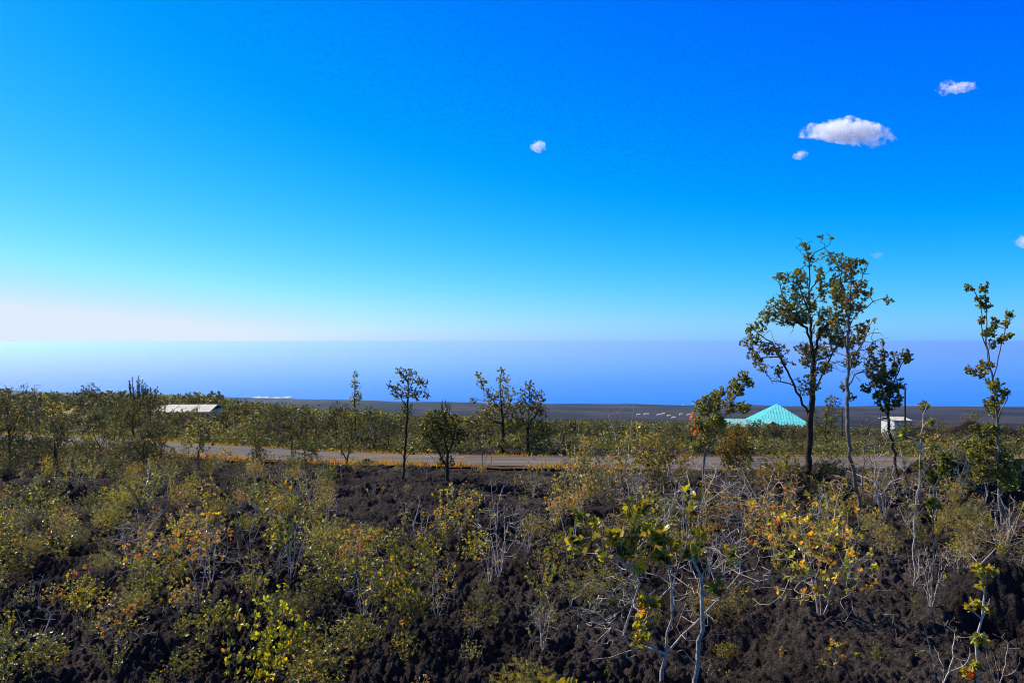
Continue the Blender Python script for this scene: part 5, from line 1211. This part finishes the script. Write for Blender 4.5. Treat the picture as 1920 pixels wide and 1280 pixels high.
# ---- loose boulders
def boulder(seed, r, flat):
    rg = np.random.default_rng(seed); bm = bmesh.new(); bmesh.ops.create_icosphere(bm, subdivisions=4, radius=1.0)
    V = np.array([v.co[:] for v in bm.verts]); ax = rg.normal(0, 1, (9, 3)); ax /= np.linalg.norm(ax, axis=1)[:, None]; cut = .62 + .25 * rg.random(9)
    for a, c in zip(ax, cut):
        d = V @ a; V = V - np.where(d > c, (d - c) * .85, 0)[:, None] * a
    V = V * (1 + .09 * fbm(V[:, 0] * 3 + V[:, 2] * 2, V[:, 1] * 3 - V[:, 2] * 1.7, seed, 4))[:, None]
    for v, q in zip(bm.verts, V * np.array([r, r * .8, r * flat])): v.co = q
    me = bpy.data.meshes.new('boulder'); bm.to_mesh(me); bm.free(); me.materials.append(rockm); me.polygons.foreach_set('use_smooth', np.ones(len(me.polygons), bool)); return me
rockm = lava_mat('boulder_rock', (0.045, 0.033, 0.027), (0.085, 0.064, 0.054))
for (px, py, rp, fl, lab) in [(1908, 1018, 26, .7, 'grey lava boulder at the right edge, in front of the slim tall tree'), (1732, 985, 24, .5, 'flat lava slab beside the dark hollow, right of the white sapling'), (1806, 897, 8, .7, 'small dark rock on the grassy near verge at the right'),
                         (1795, 850, 11, .55, 'flat grey rock on the far verge at the right'), (1830, 975, 34, .6, 'broad lava block left of the foot of the slim tall tree'), (690, 873, 12, .9, 'upright black lava rock on the near verge, left of centre'), (572, 884, 20, .7, 'black lava block before the road, left of centre'),
                         (715, 876, 5, .8, 'small pale stone on the near verge beside the upright black rock'), (175, 893, 9, .6, 'pale flat stone on the left lava, above the dark upright shoots'), (620, 882, 26, .6, 'rough black lava heap before the road at left centre'), (1660, 950, 26, .7, 'dark lava block behind the foot of the pale twisted tree')]:
    x, Y, z = on_ground(px, py); r_ = rp * Y / F
    o = bpy.data.objects.new('boulder', boulder(int(px), r_, fl)); C.objects.link(o); o.location = (x, Y, z + r_ * fl * .25); o.rotation_euler = (0, 0, rng.random() * 6); tag(o, lab, 'rock')

# ------------------------------------------------------------------ labels for the repeated plants: look, place and count along the row
ORD = 'leftmost second third fourth fifth sixth seventh eighth ninth tenth eleventh twelfth thirteenth fourteenth fifteenth sixteenth seventeenth eighteenth nineteenth twentieth'.split()
TEN = {2: 'twenty', 3: 'thirty', 4: 'forty', 5: 'fifty', 6: 'sixty', 7: 'seventy'}
def nth(k):
    if k < 20: return ORD[k]
    t, u_ = divmod(k + 1, 10)
    if u_ == 0: return {2: 'twentieth', 3: 'thirtieth', 4: 'fortieth', 5: 'fiftieth', 6: 'sixtieth', 7: 'seventieth'}[t]
    return TEN[t] + '-' + ['', 'first'] [u_ == 1] if u_ == 1 else TEN[t] + '-' + ORD[u_ - 1]
def near_row(py):
    for lim, nm in ((893, 'beside the road'), (915, 'just before the verge'), (945, 'in the far lava row'), (985, 'in the upper middle lava row'), (1035, 'in the middle lava row'), (1095, 'in the lower middle lava row'), (1170, 'in the near lava row')):
        if py < lim: return nm
    return 'along the bottom edge'
def far_row(Y):
    for lim, nm in ((34, 'right behind the road'), (37, 'in the second row past the road'), (41, 'in the third row past the road'), (46, 'in the fourth row past the road'), (53, 'in the fifth row past the road'), (62, 'in the sixth row past the road'), (75, 'in the seventh row past the road'), (92, 'in the eighth row past the road')):
        if Y < lim: return nm
    return 'in the last row past the road'
NOUN = {'ohia_shrub': 'leafy shrub', 'heath_shrub': 'fine leaved shrub', 'wand_shrub': 'upright shoot shrub', 'dead_shrub': 'leafless shrub', 'seedling': 'seedling', 'ohia_tree': 'scrub tree', 'scrub_shrub': 'scrub shrub', 'roadside_shrub': 'roadside shrub', 'dead_tree': 'dead tree'}
rows = {}
for (o, kind, px, py, look) in REG:
    far = kind in ('ohia_tree', 'scrub_shrub', 'roadside_shrub', 'dead_tree'); bend = 'before the road bend' in (o.get('group') or '')
    rows.setdefault((kind, ('before the bend' if py > 26 else 'near the bend') if bend else (far_row(py) if far else near_row(py))), []).append((px, o, look))
for (kind, row), lst in rows.items():
    lst.sort(key=lambda t: t[0])
    for k, (px, o, (lk, hm)) in enumerate(lst):
        size = ('knee-high' if hm > .45 else 'low') if hm < .75 else ('waist-high' if hm < 1.3 else ('head-high' if hm < 2.2 else 'tall'))
        pos = 'leftmost' if k == 0 else ('rightmost' if k == len(lst) - 1 else nth(k) + ' from left')
        if kind == 'seedling': size = 'small'
        o['label'] = f"{size} {lk} {NOUN[kind]}, {pos} {row}"
bpy.context.scene.cycles.use_denoising = True; bpy.context.scene.cycles.filter_width = 1.0
